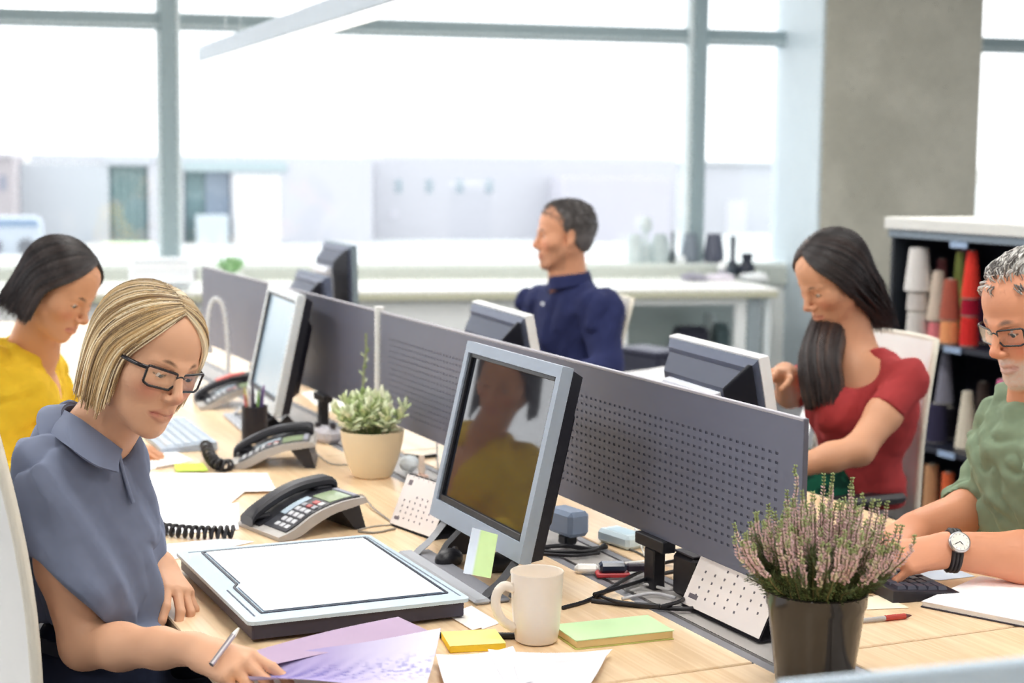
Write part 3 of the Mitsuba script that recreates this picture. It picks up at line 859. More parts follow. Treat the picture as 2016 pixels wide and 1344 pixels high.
solo('violet_sheet', m, colv, 'matte', True, label='curved front sheet with violet print in the right hand of the blonde woman', cat='paper', group='violet sheets in hand')

# ------------------------------------------------------------------ mug, sticky notes, notebooks, pens
mc = (1.079, 2.256, ZD)
mg = thing('mug', 'cream coffee mug on the desk below the monitor', 'mug')
prof = [(0, .0005), (.029, .0005), (.0335, .004), (.0362, .02), (.0395, .06), (.0412, .108), (.0425, .1125), (.0418, .114), (.040, .112), (.0375, .06), (.034, .012), (.02, .008), (0, .008)]
part(mg, 'body', lathe(prof, 56, mc), lin(226, 216, 204), 'gloss', 50)
part(mg, 'coffee_film', lathe([(0, .0), (.0392, 0), (.0392, .003), (0, .003)], 40, (mc[0], mc[1], mc[2] + .088)), lin(214, 204, 192), 'gloss')
hd = -r_ * .93 - g_ * .35; hd /= np.linalg.norm(hd)
hp = spline([np.array(mc) + hd * a + z_ * b for a, b in ((.0385, .088), (.055, .094), (.067, .082), (.068, .062), (.058, .040), (.0365, .024))], 8)
part(mg, 'handle', tube(hp, .0062, 10, flat=1.25), lin(224, 213, 200), 'gloss', True)
sn = thing('sticky_note_pad', 'yellow sticky note pad left of the mug', 'note pad')
q = M4((.98, 2.278, ZD), math.degrees(math.atan2(.0, 1)) - 12)
part(sn, 'pad', placed(rbox(.088, .078, .010, .0006, (0, 0, .0056)), q), lin(236, 200, 60))
part(sn, 'top_note', placed(slab(sbox(-.044, -.039, .044, .039), .0006, .0112), q), lin(250, 238, 140))
pn = thing('pen', 'black pen lying behind the yellow sticky notes', 'pen')
a, b = at(866, 1250, z=ZD + .0055), at(1014, 1251, z=ZD + .0055)
part(pn, 'barrel', tube([a, a + (b - a) * .52], .0048, 10), lin(26, 24, 30), 'satin')
part(pn, 'cap', tube([a + (b - a) * .521, b], [.0053, .0053], 10), lin(18, 17, 22), 'satin')
paper('business_card', [(900, 1203), (928, 1192), (984, 1226), (950, 1238)], ZD + .001, 'small white card lying between the drawing board and the mug', lin(246, 246, 250), .001, cat='card')
paper('business_card', [(884, 1212), (905, 1204), (955, 1233), (930, 1240)], ZD + .0022, 'second small pale card half under the first beside the mug', lin(238, 232, 228), .001, cat='card')
nbk = thing('green_notebook', 'pale green notebook lying right of the mug', 'notebook')
q = M4((1.203, 2.232, ZD), -3)
part(nbk, 'cover_bottom', placed(slab(sbox(-.085, -.047, .085, .047), .0014, .0004), q), lin(196, 196, 120))
part(nbk, 'page_block', placed(rbox(.166, .09, .0115, .0006, (.001, 0, .0078)), q), lin(222, 196, 140))
part(nbk, 'cover_top', placed(slab(sbox(-.085, -.047, .085, .047), .0014, .0139), q), lin(192, 222, 174), label='pale green cover')

# loose sheets at the lower edge
for i, (pts, z, lb, c) in enumerate([
        ([(858, 1300), (1010, 1284), (1050, 1352), (880, 1372)], ZD + .006, 'white sheet left in the loose papers at the lower edge', lin(240, 240, 244)),
        ([(960, 1290), (1205, 1290), (1130, 1362), (1000, 1362)], ZD + .003, 'broad pale sheet in the loose papers at the lower edge', lin(226, 226, 232)),
        ([(1010, 1312), (1195, 1300), (1150, 1375), (1030, 1375)], ZD + .008, 'grey sheet lying on top of the loose papers at the lower edge', lin(214, 214, 220))]):
    paper('loose_sheet', pts, z, lb, c, .0006, curl=.010, group='loose papers at the lower edge')

# ------------------------------------------------------------------ tent calendars
def calendar(label, p0, p1, lean, h, cols, rows, dark, tilt_front=True, mirror=False):
    "p0, p1: the two ends of the front bottom edge on the desk; the face leans back by lean degrees"
    k = thing('desk_calendar', label, 'calendar', 'tent calendars on the desks')
    p0, p1 = np.array(p0, float), np.array(p1, float); w = np.linalg.norm(p1 - p0); X = (p1 - p0) / w
    back = np.cross(z_, X); A = np.eye(4); A[:3, 0], A[:3, 1], A[:3, 2] = X, back, z_; A[:3, 3] = p0
    th = math.radians(lean); dy, dz = math.sin(th), math.cos(th)
    part(k, 'front_board', placed(hull([(x, y + s * .0012 * dz, z - s * .0012 * dy) for x in (0, w) for y, z in ((0.002, .0025), (h * dy, h * dz)) for s in (-.5, .5)]), A), lin(40, 38, 44))
    part(k, 'back_board', placed(hull([(x, y + s * .0012 * dz, z) for x in (0, w) for y, z in ((2 * h * dy, .0015), (h * dy + .002, h * dz)) for s in (-.5, .5)]), A), lin(60, 58, 64))
    part(k, 'base', placed(hull([(x, y, z) for x in (0, w) for y in (0, 2 * h * dy) for z in (.0004, .0014)]), A), lin(34, 32, 38))
    F = A @ np.array([[1, 0, 0, 0], [0, dz, dy, 0], [0, -dy, dz, 0], [0, 0, 0, 1.0]])          # the face: x along, z up the face, -y outwards
    part(k, 'page', placed(bx(.001, w - .001, -.0022, -.0012, .005, h - .002, .0003), F), lin(240, 232, 230))
    for i in range(7):
        for j in range(rows):
            if (j == 0 and i < 2) or (j == rows - 1 and i > 4): continue
            x, z = w * (.14 + .74 * i / 6), h * (.62 - .42 * j / max(rows - 1, 1))
            part(k, 'date', placed(bx(x - .0022, x + .0022, -.0026, -.0022, z - .0022, z + .0022, .0001), F), dark)
    part(k, 'month', placed(bx(w * .10, w * .18, -.0026, -.0022, h * .80, h * .90, .0001), F), dark)
    part(k, 'month', placed(bx(w * .06, w * .17, -.0026, -.0022, h * .14, h * .20, .0001), F), dark)
    for i in range(9):
        x = w * (i + .5) / 9
        part(k, 'ring', placed(tube([(x, -.003, h - .006), (x, -.003, h + .003), (x, .003, h + .003), (x, .004, h - .004)], .0009, 5), F), lin(200, 200, 204), 'metal')
    return k


calendar('white tent calendar left of the monitor behind the drawing board', (1.150, 3.118, ZD), (1.182, 2.955, ZD), 24, .115, 7, 5, lin(120, 112, 120))
calendar('white tent calendar under the divider beside the heather', (1.398, 2.352, ZD), (1.402, 2.115, ZD), 26, .135, 7, 5, lin(110, 104, 112))


# ------------------------------------------------------------------ plants
pot = thing('potted_succulent', 'pale green plant in a cream bowl shaped pot beside the divider', 'plant')
pcn = np.array([1.294, 3.628, ZD])
part(pot, 'pot', lathe([(0, .0005), (.042, .0005), (.048, .006), (.062, .04), (.073, .085), (.0765, .112), (.0755, .114), (.072, .112), (.066, .085), (0, .082)], 48, pcn), lin(222, 204, 172), 'satin', 50)
part(pot, 'soil', lathe([(0, 0), (.066, 0), (.068, .008), (0, .016)], 30, pcn + [0, 0, .0855]), lin(70, 60, 48))


def leafmesh(L, w, th=.0035):
    "a plump pointed leaf along +y, bent upwards"
    t = np.linspace(0, 1, 6); W = w * np.sin(np.pi * np.clip(t * .92 + .06, 0, 1)) ** .8; V = []
    for a, b in zip(t, W): V += [(-b, a * L, .12 * L * a * a), (0, a * L, .12 * L * a * a + th + b * .12), (b, a * L, .12 * L * a * a), (0, a * L, .12 * L * a * a - th * .5)]
    V = np.array(V); F = []
    for i in range(5):
        for j in range(4):
            a, b = i * 4 + j, i * 4 + (j + 1) % 4
            F += [(a, b, b + 4), (a, b + 4, a + 4)]
    return trimesh.Trimesh(V, F, process=False)


rg = np.random.default_rng(21)
leaf_v = [entry(leafmesh(.032, .0105), c, 'leaf', True) for c in (lin(216, 224, 190), lin(194, 208, 158), lin(160, 180, 120), lin(234, 238, 214))]
n = 0
for s in range(34):
    a = rg.uniform(0, 2 * np.pi); r = .062 * math.sqrt(rg.uniform(0, 1)); hgt = .05 + .062 * (1 - (r / .07) ** 2) * rg.uniform(.45, 1)
    root = pcn + [r * .6 * math.cos(a), r * .6 * math.sin(a), .095]; out = np.array([math.cos(a), math.sin(a), 0])
    tip = root + out * (r * .75 + .012) + z_ * hgt
    part(pot, 'stem', tube([root, (root + tip) / 2 + z_ * .01, tip], .0016, 5), lin(128, 146, 92), 'leaf')
    for j in range(8):
        if n >= 290: break
        f = .35 + .65 * j / 7; p = root + (tip - root) * f
        az = j * 2.4 + s; el = .15 + .9 * (j / 7) ** 2
        d = np.array([math.cos(az) * math.cos(el), math.sin(az) * math.cos(el), math.sin(el)]) + out * .25
        A = frame_of(d, z_ + .01); A[:3, :3] *= rg.uniform(.6, 1.05); A[:3, 3] = p
        key = f'{pot}__leaf' + (f'_{n:03d}' if n else ''); USED.add(key)
        scene[key] = {**leaf_v[int(rg.choice(4, p=[.36, .3, .14, .2]))], 'to_world': T(A)}; n += 1
tw = thing('trailing_twig', 'thin leafy twig standing against the divider post behind the plant', 'plant')
a0 = np.array([1.385, 3.95, .93])
tp = spline([[1.38, 3.85, ZD + .002], [1.38, 3.93, .84], a0, np.array([1.39, 3.945, .99]), np.array([1.388, 3.94, 1.04])], 8)
part(tw, 'stem', tube(tp, .003, 5), lin(150, 160, 120), 'leaf')
for j in range(9):
    A = frame_of([math.cos(j * 2.2), math.sin(j * 2.2), .8], z_ + .01); A[:3, :3] *= .55; A[:3, 3] = tp[8 + j * 2 if 8 + j * 2 < len(tp) else -1]
    key = free(f'{tw}__leaf'); USED.add(key); scene[key] = {**leaf_v[j % 3], 'to_world': T(A)}

# heather
hp_ = np.array([1.366, 1.914, ZD])
he = thing('potted_heather', 'pink heather in a dark brown pot before the end of the divider', 'plant')
part(he, 'pot', lathe([(0, .0005), (.052, .0005), (.056, .004), (.070, .115), (.0725, .118), (.0735, .138), (.071, .14), (.067, .12), (0, .118)], 48, hp_), lin(40, 36, 33), 'gloss', 50)
part(he, 'soil', lathe([(0, 0), (.064, 0), (.066, .008), (0, .012)], 30, hp_ + [0, 0, .121]), lin(44, 38, 32))
rg = np.random.default_rng(5)


def sprig_mesh(curve, r0, r1, dens, colA, colB, flower):
    "a heather spike: a stem and rings of small buds or needles, one mesh"
    V, F, C = [], [], []
    tb = tube(curve, np.linspace(.0014, .0007, len(curve)), 4); V.append(tb.vertices); F.append(tb.faces); C.append(np.tile(lin(96, 92, 56), (len(tb.vertices), 1))); off = len(tb.vertices)
    L = np.linalg.norm(np.diff(curve, axis=0), axis=1); S = np.concatenate([[0], np.cumsum(L)]); tot = S[-1]
    k = int(tot / dens)
    for i in range(k):
        s = tot * (i + .5) / k; f = s / tot
        p = np.array([np.interp(s, S, curve[:, q]) for q in range(3)]); d = curve[min(int(f * len(curve)) + 1, len(curve) - 1)] - curve[max(int(f * len(curve)) - 1, 0)]; d /= np.linalg.norm(d)
        for j in range(3):
            a = i * 2.1 + j * 2.094 + rg.uniform(-.4, .4)
            x = np.cross(d, [.3, .5, .1]); x /= np.linalg.norm(x); y = np.cross(d, x)
            o = (math.cos(a) * x + math.sin(a) * y)
            fl = f > flower
            le = (r0 + (r1 - r0) * f) * rg.uniform(.8, 1.25) if fl else .011 * rg.uniform(.7, 1.2)
            wd = .0026 * (1.3 - .7 * f) if fl else .0011
            tip = p + o * le * (.75 if fl else .8) + d * le * (.7 if fl else .75)
            b = p + o * .0008; sdir = np.cross(o, d)
            mid = (b + tip) / 2
            V.append([b, mid + sdir * wd, tip, mid - sdir * wd, mid + np.cross(sdir, tip - b) / np.linalg.norm(tip - b) * wd * .8, mid - np.cross(sdir, tip - b) / np.linalg.norm(tip - b) * wd * .8])
            F.append(np.array([(0, 1, 4), (1, 2, 4), (2, 3, 4), (3, 0, 4), (1, 0, 5), (2, 1, 5), (3, 2, 5), (0, 3, 5)]) + off); off += 6
            c = (colA if rg.uniform() < .8 else colB) if fl else lin(96, 112, 66) * rg.uniform(.55, 1.15)
            if fl and f > .9: c = lin(150, 165, 110)
            C.append(np.tile(c * rg.uniform(.85, 1.12), (6, 1)))
    return trimesh.Trimesh(np.vstack(V), np.vstack(F), process=False), np.vstack(C)


PK, PK2 = lin(214, 182, 184), lin(204, 196, 168)
for s in range(160):
    a = rg.uniform(0, 2 * np.pi); rr = math.sqrt(rg.uniform(0, 1)); out = np.array([math.cos(a), math.sin(a), 0])
    root = hp_ + out * .05 * rr + z_ * .125
    H = (.165 - .062 * rr ** 1.6) * rg.uniform(.72, 1.0) + (.045 if rg.uniform() < .1 else 0)
    spread = .080 * rr * rg.uniform(.75, 1.15)
    P = spline([root, root + out * spread * .55 + z_ * H * .38, root + out * spread * .92 + z_ * H * .72, root + out * spread * 1.02 + z_ * H], 5)
    P = P + rg.normal(0, .001, P.shape)
    m, c = sprig_mesh(P, .0105, .005, .0050, PK, PK2, .48)
    part(he, 'sprig', m, c, 'leaf', False)
for s in range(170):
    a = rg.uniform(0, 2 * np.pi); out = np.array([math.cos(a), math.sin(a), 0]); rr = rg.uniform(.3, 1)
    root = hp_ + out * .058 * rr + z_ * .122; H = rg.uniform(.03, .10)
    P = spline([root, root + out * .026 + z_ * H * .6, root + out * .052 * rg.uniform(.5, 1.2) + z_ * H], 4)
    m, c = sprig_mesh(P, .008, .004, .0045, PK, PK2, 2.0)
    part(he, 'leafy_sprig', m, c * .6, 'leaf', False)

# ------------------------------------------------------------------ cables and small electric things under the divider
def cable(pts, r, label, col=None, name='cable', group=None, zoff=None):
    P = [np.array(q) if len(q) == 3 and abs(q[0]) < 20 else at(q[0], q[1], z=ZD + r + (q[2] if len(q) > 2 else 0)) for q in pts]
    return solo(name, tube(spline(P, 10), r, 8), lin(28, 28, 34) if col is None else col, 'satin', True, label=label, cat='cable', group=group)


cable([(1108, 1196), (1165, 1178), (1240, 1135), (1300, 1110), (1360, 1098, .02), (1400, 1090, .03)], .0035, 'black cable running up from the mug to the divider')
cable([(1170, 1170, .008), (1240, 1150, .008), (1310, 1128, .006), (1375, 1118, .01)], .004, 'upper black cable of the loop beside the right tent calendar')
cable([(1165, 1182), (1260, 1192), (1340, 1198), (1385, 1196)], .004, 'lower black cable lying along the edge of the cable tray')
cable([(1300, 1194, .008), (1345, 1180, .008), (1368, 1150, .008), (1366, 1120, .012)], .0035, 'black cable bent round before the right tent calendar')
cable([(1172, 1168), (1195, 1178, .006), (1230, 1186, .006), (1300, 1192, .004)], .003, 'short black cable crossing the loop of cables')
cable([(1062, 1078), (1110, 1074), (1160, 1080), (1195, 1076)], .0045, 'thick black cable lying behind the monitor foot')
cable([(1064, 1084, .004), (1110, 1086, .002), (1165, 1084, .004), (1190, 1072, .006)], .004, 'second black cable lying behind the monitor foot')
cable([(1066, 1090), (1130, 1093), (1180, 1088)], .0035, 'third black cable nearest the monitor foot')
cable([(1095, 1000), (1100, 1030), (1112, 1060)], .0016, 'thin grey cable behind the near monitor', lin(180, 186, 190))
cable([(1200, 1112), (1235, 1108), (1290, 1104), (1350, 1108, .01)], .0028, 'white cable among the black cables', lin(232, 232, 230))
cable([(1230, 1160), (1270, 1150), (1320, 1160), (1360, 1148)], .003, 'pale grey cable under the loop of black cables', lin(206, 204, 204))
cable([(1225, 1178), (1285, 1168), (1330, 1176)], .003, 'second pale grey cable under the loop of black cables', lin(190, 190, 194))
cable([(1250, 1040, .03), (1268, 1055, .035), (1262, 1072, .02), (1270, 1095)], .002, 'white wire curling by the pale adapter under the divider', lin(236, 238, 236))
cable([(1200, 1070), (1250, 1085), (1275, 1098)], .002, 'thin dark wire across the desk under the divider', lin(84, 84, 84))
cable([(690, 985), (712, 974, .012), (735, 1000, .004), (778, 1032)], .0022, 'grey wire from the near phone to the left tent calendar', lin(140, 132, 122))
cable([(705, 1046), (740, 1048), (778, 1040)], .0024, 'grey wire lying before the left tent calendar', lin(136, 128, 118))
cable([(778, 1032), (735, 1036), (705, 1043)], .0018, 'light wire lying beside the left tent calendar', lin(160, 152, 142))
cable([(620, 890), (650, 912), (690, 915)], .002, 'thin wire on the desk left of the potted plant', lin(150, 146, 140))
ad = thing('power_adapter', 'blue grey power adapter hanging under the divider', 'adapter')
q = M4((1.42, 2.83, ZD), 8)
part(ad, 'body', placed(rbox(.05, .085, .05, .008, (0, 0, .046)), q), lin(130, 148, 176), 'satin')
part(ad, 'plug', placed(rbox(.03, .03, .02, .004, (0, 0, .0105)), q), lin(36, 38, 46), 'satin')
ad2 = thing('power_adapter', 'pale blue power adapter lying on the desk under the divider', 'adapter')
q = M4(at(1225, 1072, z=ZD), 10)
part(ad2, 'body', placed(rbox(.055, .10, .028, .007, (0, 0, .0145)), q), lin(206, 224, 232), 'satin')
part(ad2, 'label_plate', placed(bx(-.018, .018, -.035, .03, .0287, .0292, .0001), q), lin(186, 208, 220))
us = thing('usb_hub', 'small dark hub with a red base among the cables', 'hub')
q = M4(at(1206, 1134, z=ZD), 70)
part(us, 'base', placed(rbox(.03, .062, .008, .002, (0, 0, .0045)), q), lin(196, 60, 66), 'satin', label='red base')
part(us, 'body', placed(rbox(.028, .05, .018, .005, (0, 0, .0178)), q), lin(44, 52, 72), 'gloss')
part(us, 'plug', placed(rbox(.016, .04, .014, .003, (0, -.0455, .0165)), q), lin(54, 44, 60), 'satin')
pl = thing('white_plug', 'white plug lying by the small dark hub', 'plug')
q = M4(at(1155, 1128, z=ZD), 65)
part(pl, 'body', placed(rbox(.024, .045, .016, .006, (0, 0, .0085)), q), lin(240, 238, 234), 'satin')
part(pl, 'collar', placed(cyl(.006, .02, (0, -.0325, .0085), 10, 'y'), q), lin(226, 224, 220), 'satin')
bk = thing('cable_box', 'black box under the divider beside the right tent calendar', 'box')
part(bk, 'body', bx(1.425, 1.47, 2.36, 2.43, ZD, ZD + .075, .006), lin(26, 24, 30), 'satin')
part(bk, 'lid', bx(1.427, 1.468, 2.362, 2.428, ZD + .0755, ZD + .079, .001), lin(40, 38, 46), 'satin')
tg = thing('cable_tag', 'small yellowish tag lying left of the right tent calendar', 'tag')
part(tg, 'card', placed(rbox(.012, .03, .006, .001, (0, 0, .0035)), M4(at(1368, 1172, z=ZD), 20)), lin(214, 190, 120))

# under the near monitor: web camera, sticky strip on its stand, mouse
wc = thing('computer_mouse', 'black computer mouse under the near monitor, left of the green note', 'mouse')
q = M4(at(884, 1112, z=ZD), -60)
f = Field(); f.ell((0, 0, .012), (.021, .034, .02), .004); f.half((0, 0, .0008), (0, 0, -1), .003)
part(wc, 'body', placed(f.mesh((-.03, -.045, -.004), (.03, .045, .04), .0025), q), lin(26, 26, 32), 'satin', True)
part(wc, 'wheel', placed(cyl(.006, .006, (0, .018, .027), 12, 'x'), q), lin(70, 70, 76), 'satin')
kn = thing('web_camera', 'black web camera on the desk behind the green note', 'camera')
q = M4(at(985, 1122, z=ZD), -70)
f = Field(); f.ell((0, 0, .014), (.024, .038, .021), .004); f.half((0, 0, .0008), (0, 0, -1), .003)
part(kn, 'body', placed(f.mesh((-.03, -.045, -.004), (.03, .045, .045), .0025), q), lin(24, 25, 32), 'satin', True)
part(kn, 'lens', placed(cyl(.008, .006, (0, .034, .018), 16, 'y'), q), lin(60, 64, 80), 'gloss')
kb = thing('cable_clip', 'black clip behind the web camera at the foot of the monitor', 'clip')
part(kb, 'body', placed(rbox(.03, .05, .03, .008, (0, 0, .0155)), M4(at(915, 1080, z=ZD), -60)), lin(24, 25, 32), 'satin')
part(kb, 'clamp', placed(rbox(.022, .02, .012, .004, (0, 0, .0375)), M4(at(915, 1080, z=ZD), -60)), lin(50, 52, 60), 'satin')
gn = thing('sticky_note', 'green and pale grey note stuck upright at the foot of the near monitor', 'sticky note')
n0, n1, n2, n3 = at(912, 1128, Y=2.72), at(966, 1138, Y=2.66), at(980, 1052, Y=2.70), at(930, 1038, Y=2.76)


def nfn(u, v):
    u, v = u[..., None], v[..., None]
    P = n0 * (1 - u) * (1 - v) + n1 * u * (1 - v) + n2 * u * v + n3 * (1 - u) * v
    return P + g_ * .012 * np.sin(np.pi * v) * (1 - u)


m = sheet(nfn, 14, 14, .0008); uu = np.meshgrid(np.linspace(0, 1, 14), np.linspace(0, 1, 14), indexing='ij')[0].ravel()
c = np.where(uu[:, None] > .38, lin(196, 222, 160), lin(206, 216, 228)); part(gn, 'leaf', m, np.vstack([c] * 4), 'matte', True)

# ------------------------------------------------------------------ things further up the left desks
cup = thing('pen_cup', 'black pen cup before the second monitor', 'pen cup')
cc = np.array([1.165, 4.20, ZD])
part(cup, 'cup', lathe([(0, .0005), (.033, .0005), (.035, .003), (.035, .098), (.0335, .0985), (.0325, .098), (.0325, .006), (0, .006)], 32, cc), lin(34, 32, 40), 'satin', 50)
for i, (a, c, ln) in enumerate([(0.3, (150, 120, 180), .15), (1.5, (90, 90, 110), .16), (2.4, (226, 216, 110), .145), (3.3, (220, 130, 130), .13), (4.3, (60, 60, 80), .15), (5.2, (70, 60, 120), .14), (.9, (150, 200, 110), .135), (3.9, (210, 205, 215), .15)]):
    o = np.array([math.cos(a), math.sin(a), 0]); p0 = cc + o * .012 + z_ * .008; p1 = cc + o * .029 + z_ * ln
    pk = thing('pen', [f'{n} pen standing in the black pen cup' for n in ('lilac', 'slate', 'yellow', 'pink', 'black', 'violet', 'green', 'white')][i], 'pen', 'pens in the pen cup')
    part(pk, 'barrel', tube([p0, p0 + (p1 - p0) * .86], .0042, 8), lin(c), 'satin')
    part(pk, 'end', tube([p0 + (p1 - p0) * .861, p1], [.0042, .0026], 8), lin(c) * .7, 'satin')


def keyboard(label, A, w, d, col, keycol, rows=5, cols=14, h=.022):
    "local frame: x along the keyboard, y away from the user"
    k = thing('keyboard', label, 'keyboard', 'keyboards')
    part(k, 'case', placed(hull([(sx * w / 2, y, z) for sx in (-1, 1) for y, z in ((-d / 2, .001), (d / 2, .001), (-d / 2, .012), (d / 2, h))]), A), col, 'satin')
    sl = (h - .012) / d
    for r in range(rows):
        n = cols if r else 7
        for c in range(n):
            cw = (w - .024) / n; x = -w / 2 + .012 + cw * (c + .5); y = -d / 2 + .014 + (d - .028) * (r + .5) / rows
            z = .012 + sl * (y + d / 2)
            kk = free(f'{k}__key'); USED.add(kk); scene[kk] = entry(placed(hull([(x + sx * a, y + sy * b, z + e) for sx in (-1, 1) for sy in (-1, 1) for a, b, e in ((cw * .46, (d - .028) / rows * .44, .0), (cw * .36, (d - .028) / rows * .34, .006))]), A), keycol, 'satin')
    return k


keyboard('pale blue grey keyboard of the woman in yellow, by the curly cord', M4((.975, 4.33, ZD), -92), .44, .145, lin(160, 174, 192), lin(186, 198, 212))
keyboard('black keyboard at the right under the hands of the man in green', M4((1.83, 2.36, ZD), 82), .30, .13, lin(36, 36, 46), lin(64, 66, 80), cols=10)
lp = thing('desk_lamp', 'small white arched desk lamp behind the head of the blonde woman', 'desk lamp')
pa = [at(x, y, Y=5.35) for x, y in ((448, 768), (449, 690), (446, 640), (438, 600), (424, 588), (413, 606), (408, 650), (407, 675))]
pa[0][2] = ZD + .012
part(lp, 'arch', tube(spline(pa, 8), .008, 10), lin(214, 218, 222), 'satin', True)
part(lp, 'base', cyl(.06, .012, (pa[0][0], pa[0][1], ZD + .0065), 32), lin(232, 234, 236), 'satin')
part(lp, 'head', placed(lathe([(0, 0), (.012, 0), (.02, -.03), (.018, -.034), (0, -.03)], 20), M4(pa[-1] + [0, 0, .002])), lin(190, 190, 190), 'satin')
pr = thing('white_printer', 'white printer on the window counter behind the head of the blonde woman', 'printer')
pp = at(330, 553, z=ZD + .02)
q = W_ @ M4((wall_at(318, 560, ncf + .3)[0], ncf + .3, zc), 0)
part(pr, 'body', placed(rbox(.36, .3, .15, .03, (0, 0, .0755)), q), lin(240, 243, 246), 'satin')
part(pr, 'tray', placed(rbox(.3, .12, .012, .003, (.02, -.2105, .05)), q), lin(226, 230, 234), 'satin')
part(pr, 'lid', placed(rbox(.34, .26, .02, .006, (0, .01, .161)), q), lin(232, 236, 240), 'satin')
part(pr, 'side_slot', placed(rbox(.012, .12, .06, .003, (.1865, -.02, .08)), q), lin(110, 112, 120), 'satin')
gp = thing('windowsill_fern', 'blurred light green plant on the window counter behind the far divider', 'plant')
q = W_ @ M4((wall_at(455, 560, ncf + .4)[0], ncf + .4, zc), 0)
part(gp, 'pot', placed(lathe([(0, .0005), (.05, .0005), (.07, .08), (.066, .08), (0, .07)], 24), q), lin(224, 226, 222), 'satin')
rg = np.random.default_rng(3)
fv = entry(leafmesh(.12, .02), lin(170, 208, 160), 'leaf', True)
for j in range(34):
    a = rg.uniform(0, 6.28); A = frame_of([math.cos(a), math.sin(a), rg.uniform(.4, 1.6)], z_ + .01); A[:3, 3] = [0, 0, .07]
    key = free(f'{gp}__leaf'); USED.add(key); scene[key] = {**fv, 'to_world': T(q @ A)}
paper('paper_sheet', [(592, 772), (640, 768), (700, 800), (640, 812)], ZD + .001, 'sheet lying behind the second monitor', lin(250, 248, 244))
db = thing('desk_gadget', 'grey adapter with white and black knobs beside the second monitor', 'adapter')
q = M4(at(642, 870, z=ZD), 20)
part(db, 'body', placed(rbox(.06, .09, .04, .012, (0, 0, .0205)), q), lin(186, 184, 192), 'satin')
for x, y in ((-.012, .02), (.014, -.01), (.0, -.03)):
    part(db, 'knob', placed(cyl(.008, .012, (x, y, .0465), 14), q), lin(40, 40, 50), 'satin')
part(db, 'cable_end', placed(tube(spline([(.02, .045, .02), (.03, .08, .02), (.02, .12, .008), (.06, .15, .006)], 6), .004, 6), q), lin(30, 30, 36), 'satin')
gs = thing('dark_flap_stand', 'black wedge at the foot of the second monitor', 'stand')
q = M4(at(528, 852, z=ZD), 5)
part(gs, 'wedge', placed(hull([(-.05, -.03, .0005), (.05, -.03, .0005), (-.05, .03, .0005), (.05, .03, .0005), (-.01, .0, .06), (.01, .02, .06)]), q), lin(24, 26, 36), 'satin')
part(gs, 'edge', placed(bx(-.05, .05, -.0365, -.0305, .0005, .006, .001), q), lin(120, 130, 140), 'satin')
fg = thing('desk_figurine', 'small pinkish figurine right of the cream plant pot', 'figurine')
q = M4(at(830, 942, z=ZD), 0)
part(fg, 'foot', placed(lathe([(0, .0005), (.018, .0005), (.016, .008), (.006, .012), (0, .012)], 20), q), lin(224, 190, 172), 'satin')
part(fg, 'figure', placed(lathe([(0, .0125), (.007, .013), (.009, .028), (.0065, .04), (.008, .048), (.006, .056), (0, .058)], 20), q), lin(226, 206, 192), 'satin')
bl = thing('paper_ball', 'pale blue crumpled paper ball between plant pot and figurine', 'paper ball')
f = Field(); f.ell((0, 0, .02), (.026, .022, .019), .004); f.warp(lambda p: .006 * (meshkit.noise(p * 110, 3) - .5))
part(bl, 'ball', placed(f.mesh((-.035, -.035, -.004), (.035, .035, .05), .0025), M4(at(806, 928, z=ZD + .002), 0)), lin(222, 232, 240), 'matte', True)
cable([(800, 896), (830, 899), (858, 896)], .0045, 'short black bar of cable behind the figurine')
cable([(860, 872, .03), (861, 905, .004), (866, 942)], .0018, 'thin dark wire standing up left of the near monitor', lin(70, 70, 80))
cable([(800, 922), (822, 936), (862, 948)], .002, 'pale wire beside the figurine', lin(180, 182, 186))

# ------------------------------------------------------------------ right-hand desks
nb_ = thing('open_notebook', 'white notebook lying at the right edge before the man in green', 'notebook')
q0, q1, q2 = np.array([1.775, 2.184, ZD]), np.array([1.990, 2.285, ZD]), np.array([1.869, 2.035, ZD])
X = (q1 - q0) / np.linalg.norm(q1 - q0); Y_ = np.cross(z_, X); A = np.eye(4); A[:3, 0], A[:3, 1], A[:3, 2], A[:3, 3] = X, -Y_, -z_, q0
w_, d_ = np.linalg.norm(q1 - q0), .26
for nm, z0, h, c, e in (('back_cover', .0005, .002, (70, 66, 74), 0), ('page_block', .0026, .007, (238, 234, 232), .002), ('front_page', .0097, .0012, (250, 245, 246), .001)):
    mm = slab(sbox(e, e, w_ - e, d_ - e), h, z0); mm.vertices[:, 1] *= -1; mm.invert()
    A2 = np.eye(4); A2[:3, 0], A2[:3, 1], A2[:3, 2], A2[:3, 3] = X, Y_, z_, q0
    part(nb_, nm, placed(mm, A2), lin(c))
rp = thing('pen', 'red and grey pen lying right of the heather pot', 'pen')
a, b = at(1690, 1222, z=ZD + .005), at(1794, 1211, z=ZD + .005)
part(rp, 'barrel', tube([a, a + (b - a) * .5], .004, 10), lin(176, 172, 170), 'satin')
part(rp, 'grip', tube([a + (b - a) * .501, a + (b - a) * .88], .0048, 10), lin(176, 60, 48), 'satin')
part(rp, 'tip', tube([a + (b - a) * .881, b], [.0045, .001], 10), lin(90, 50, 50), 'satin')
paper('blue_sheet', [(1740, 1128), (1860, 1112), (1920, 1134), (1850, 1142)], ZD + .001, 'pale blue sheet under the wrist of the man in green', lin(206, 220, 236))
paper('paper_sheet', [(1676, 1180), (1735, 1170), (1790, 1196), (1700, 1200)], ZD + .001, 'pale sheet right of the heather', lin(240, 226, 200))
paper('paper_sheet', [(1580, 895), (1600, 820), (1600, 760), (1560, 860)], ZD + .001, 'white paper lying before the woman in red', lin(240, 242, 246))
# big papers on the right desks seen over the dividers
paper('paper_sheet', [(1215, 735), (1310, 722), (1400, 760), (1300, 790)], ZD + .002, 'white sheet on the desk behind the divider left of the monitor', lin(246, 246, 248))

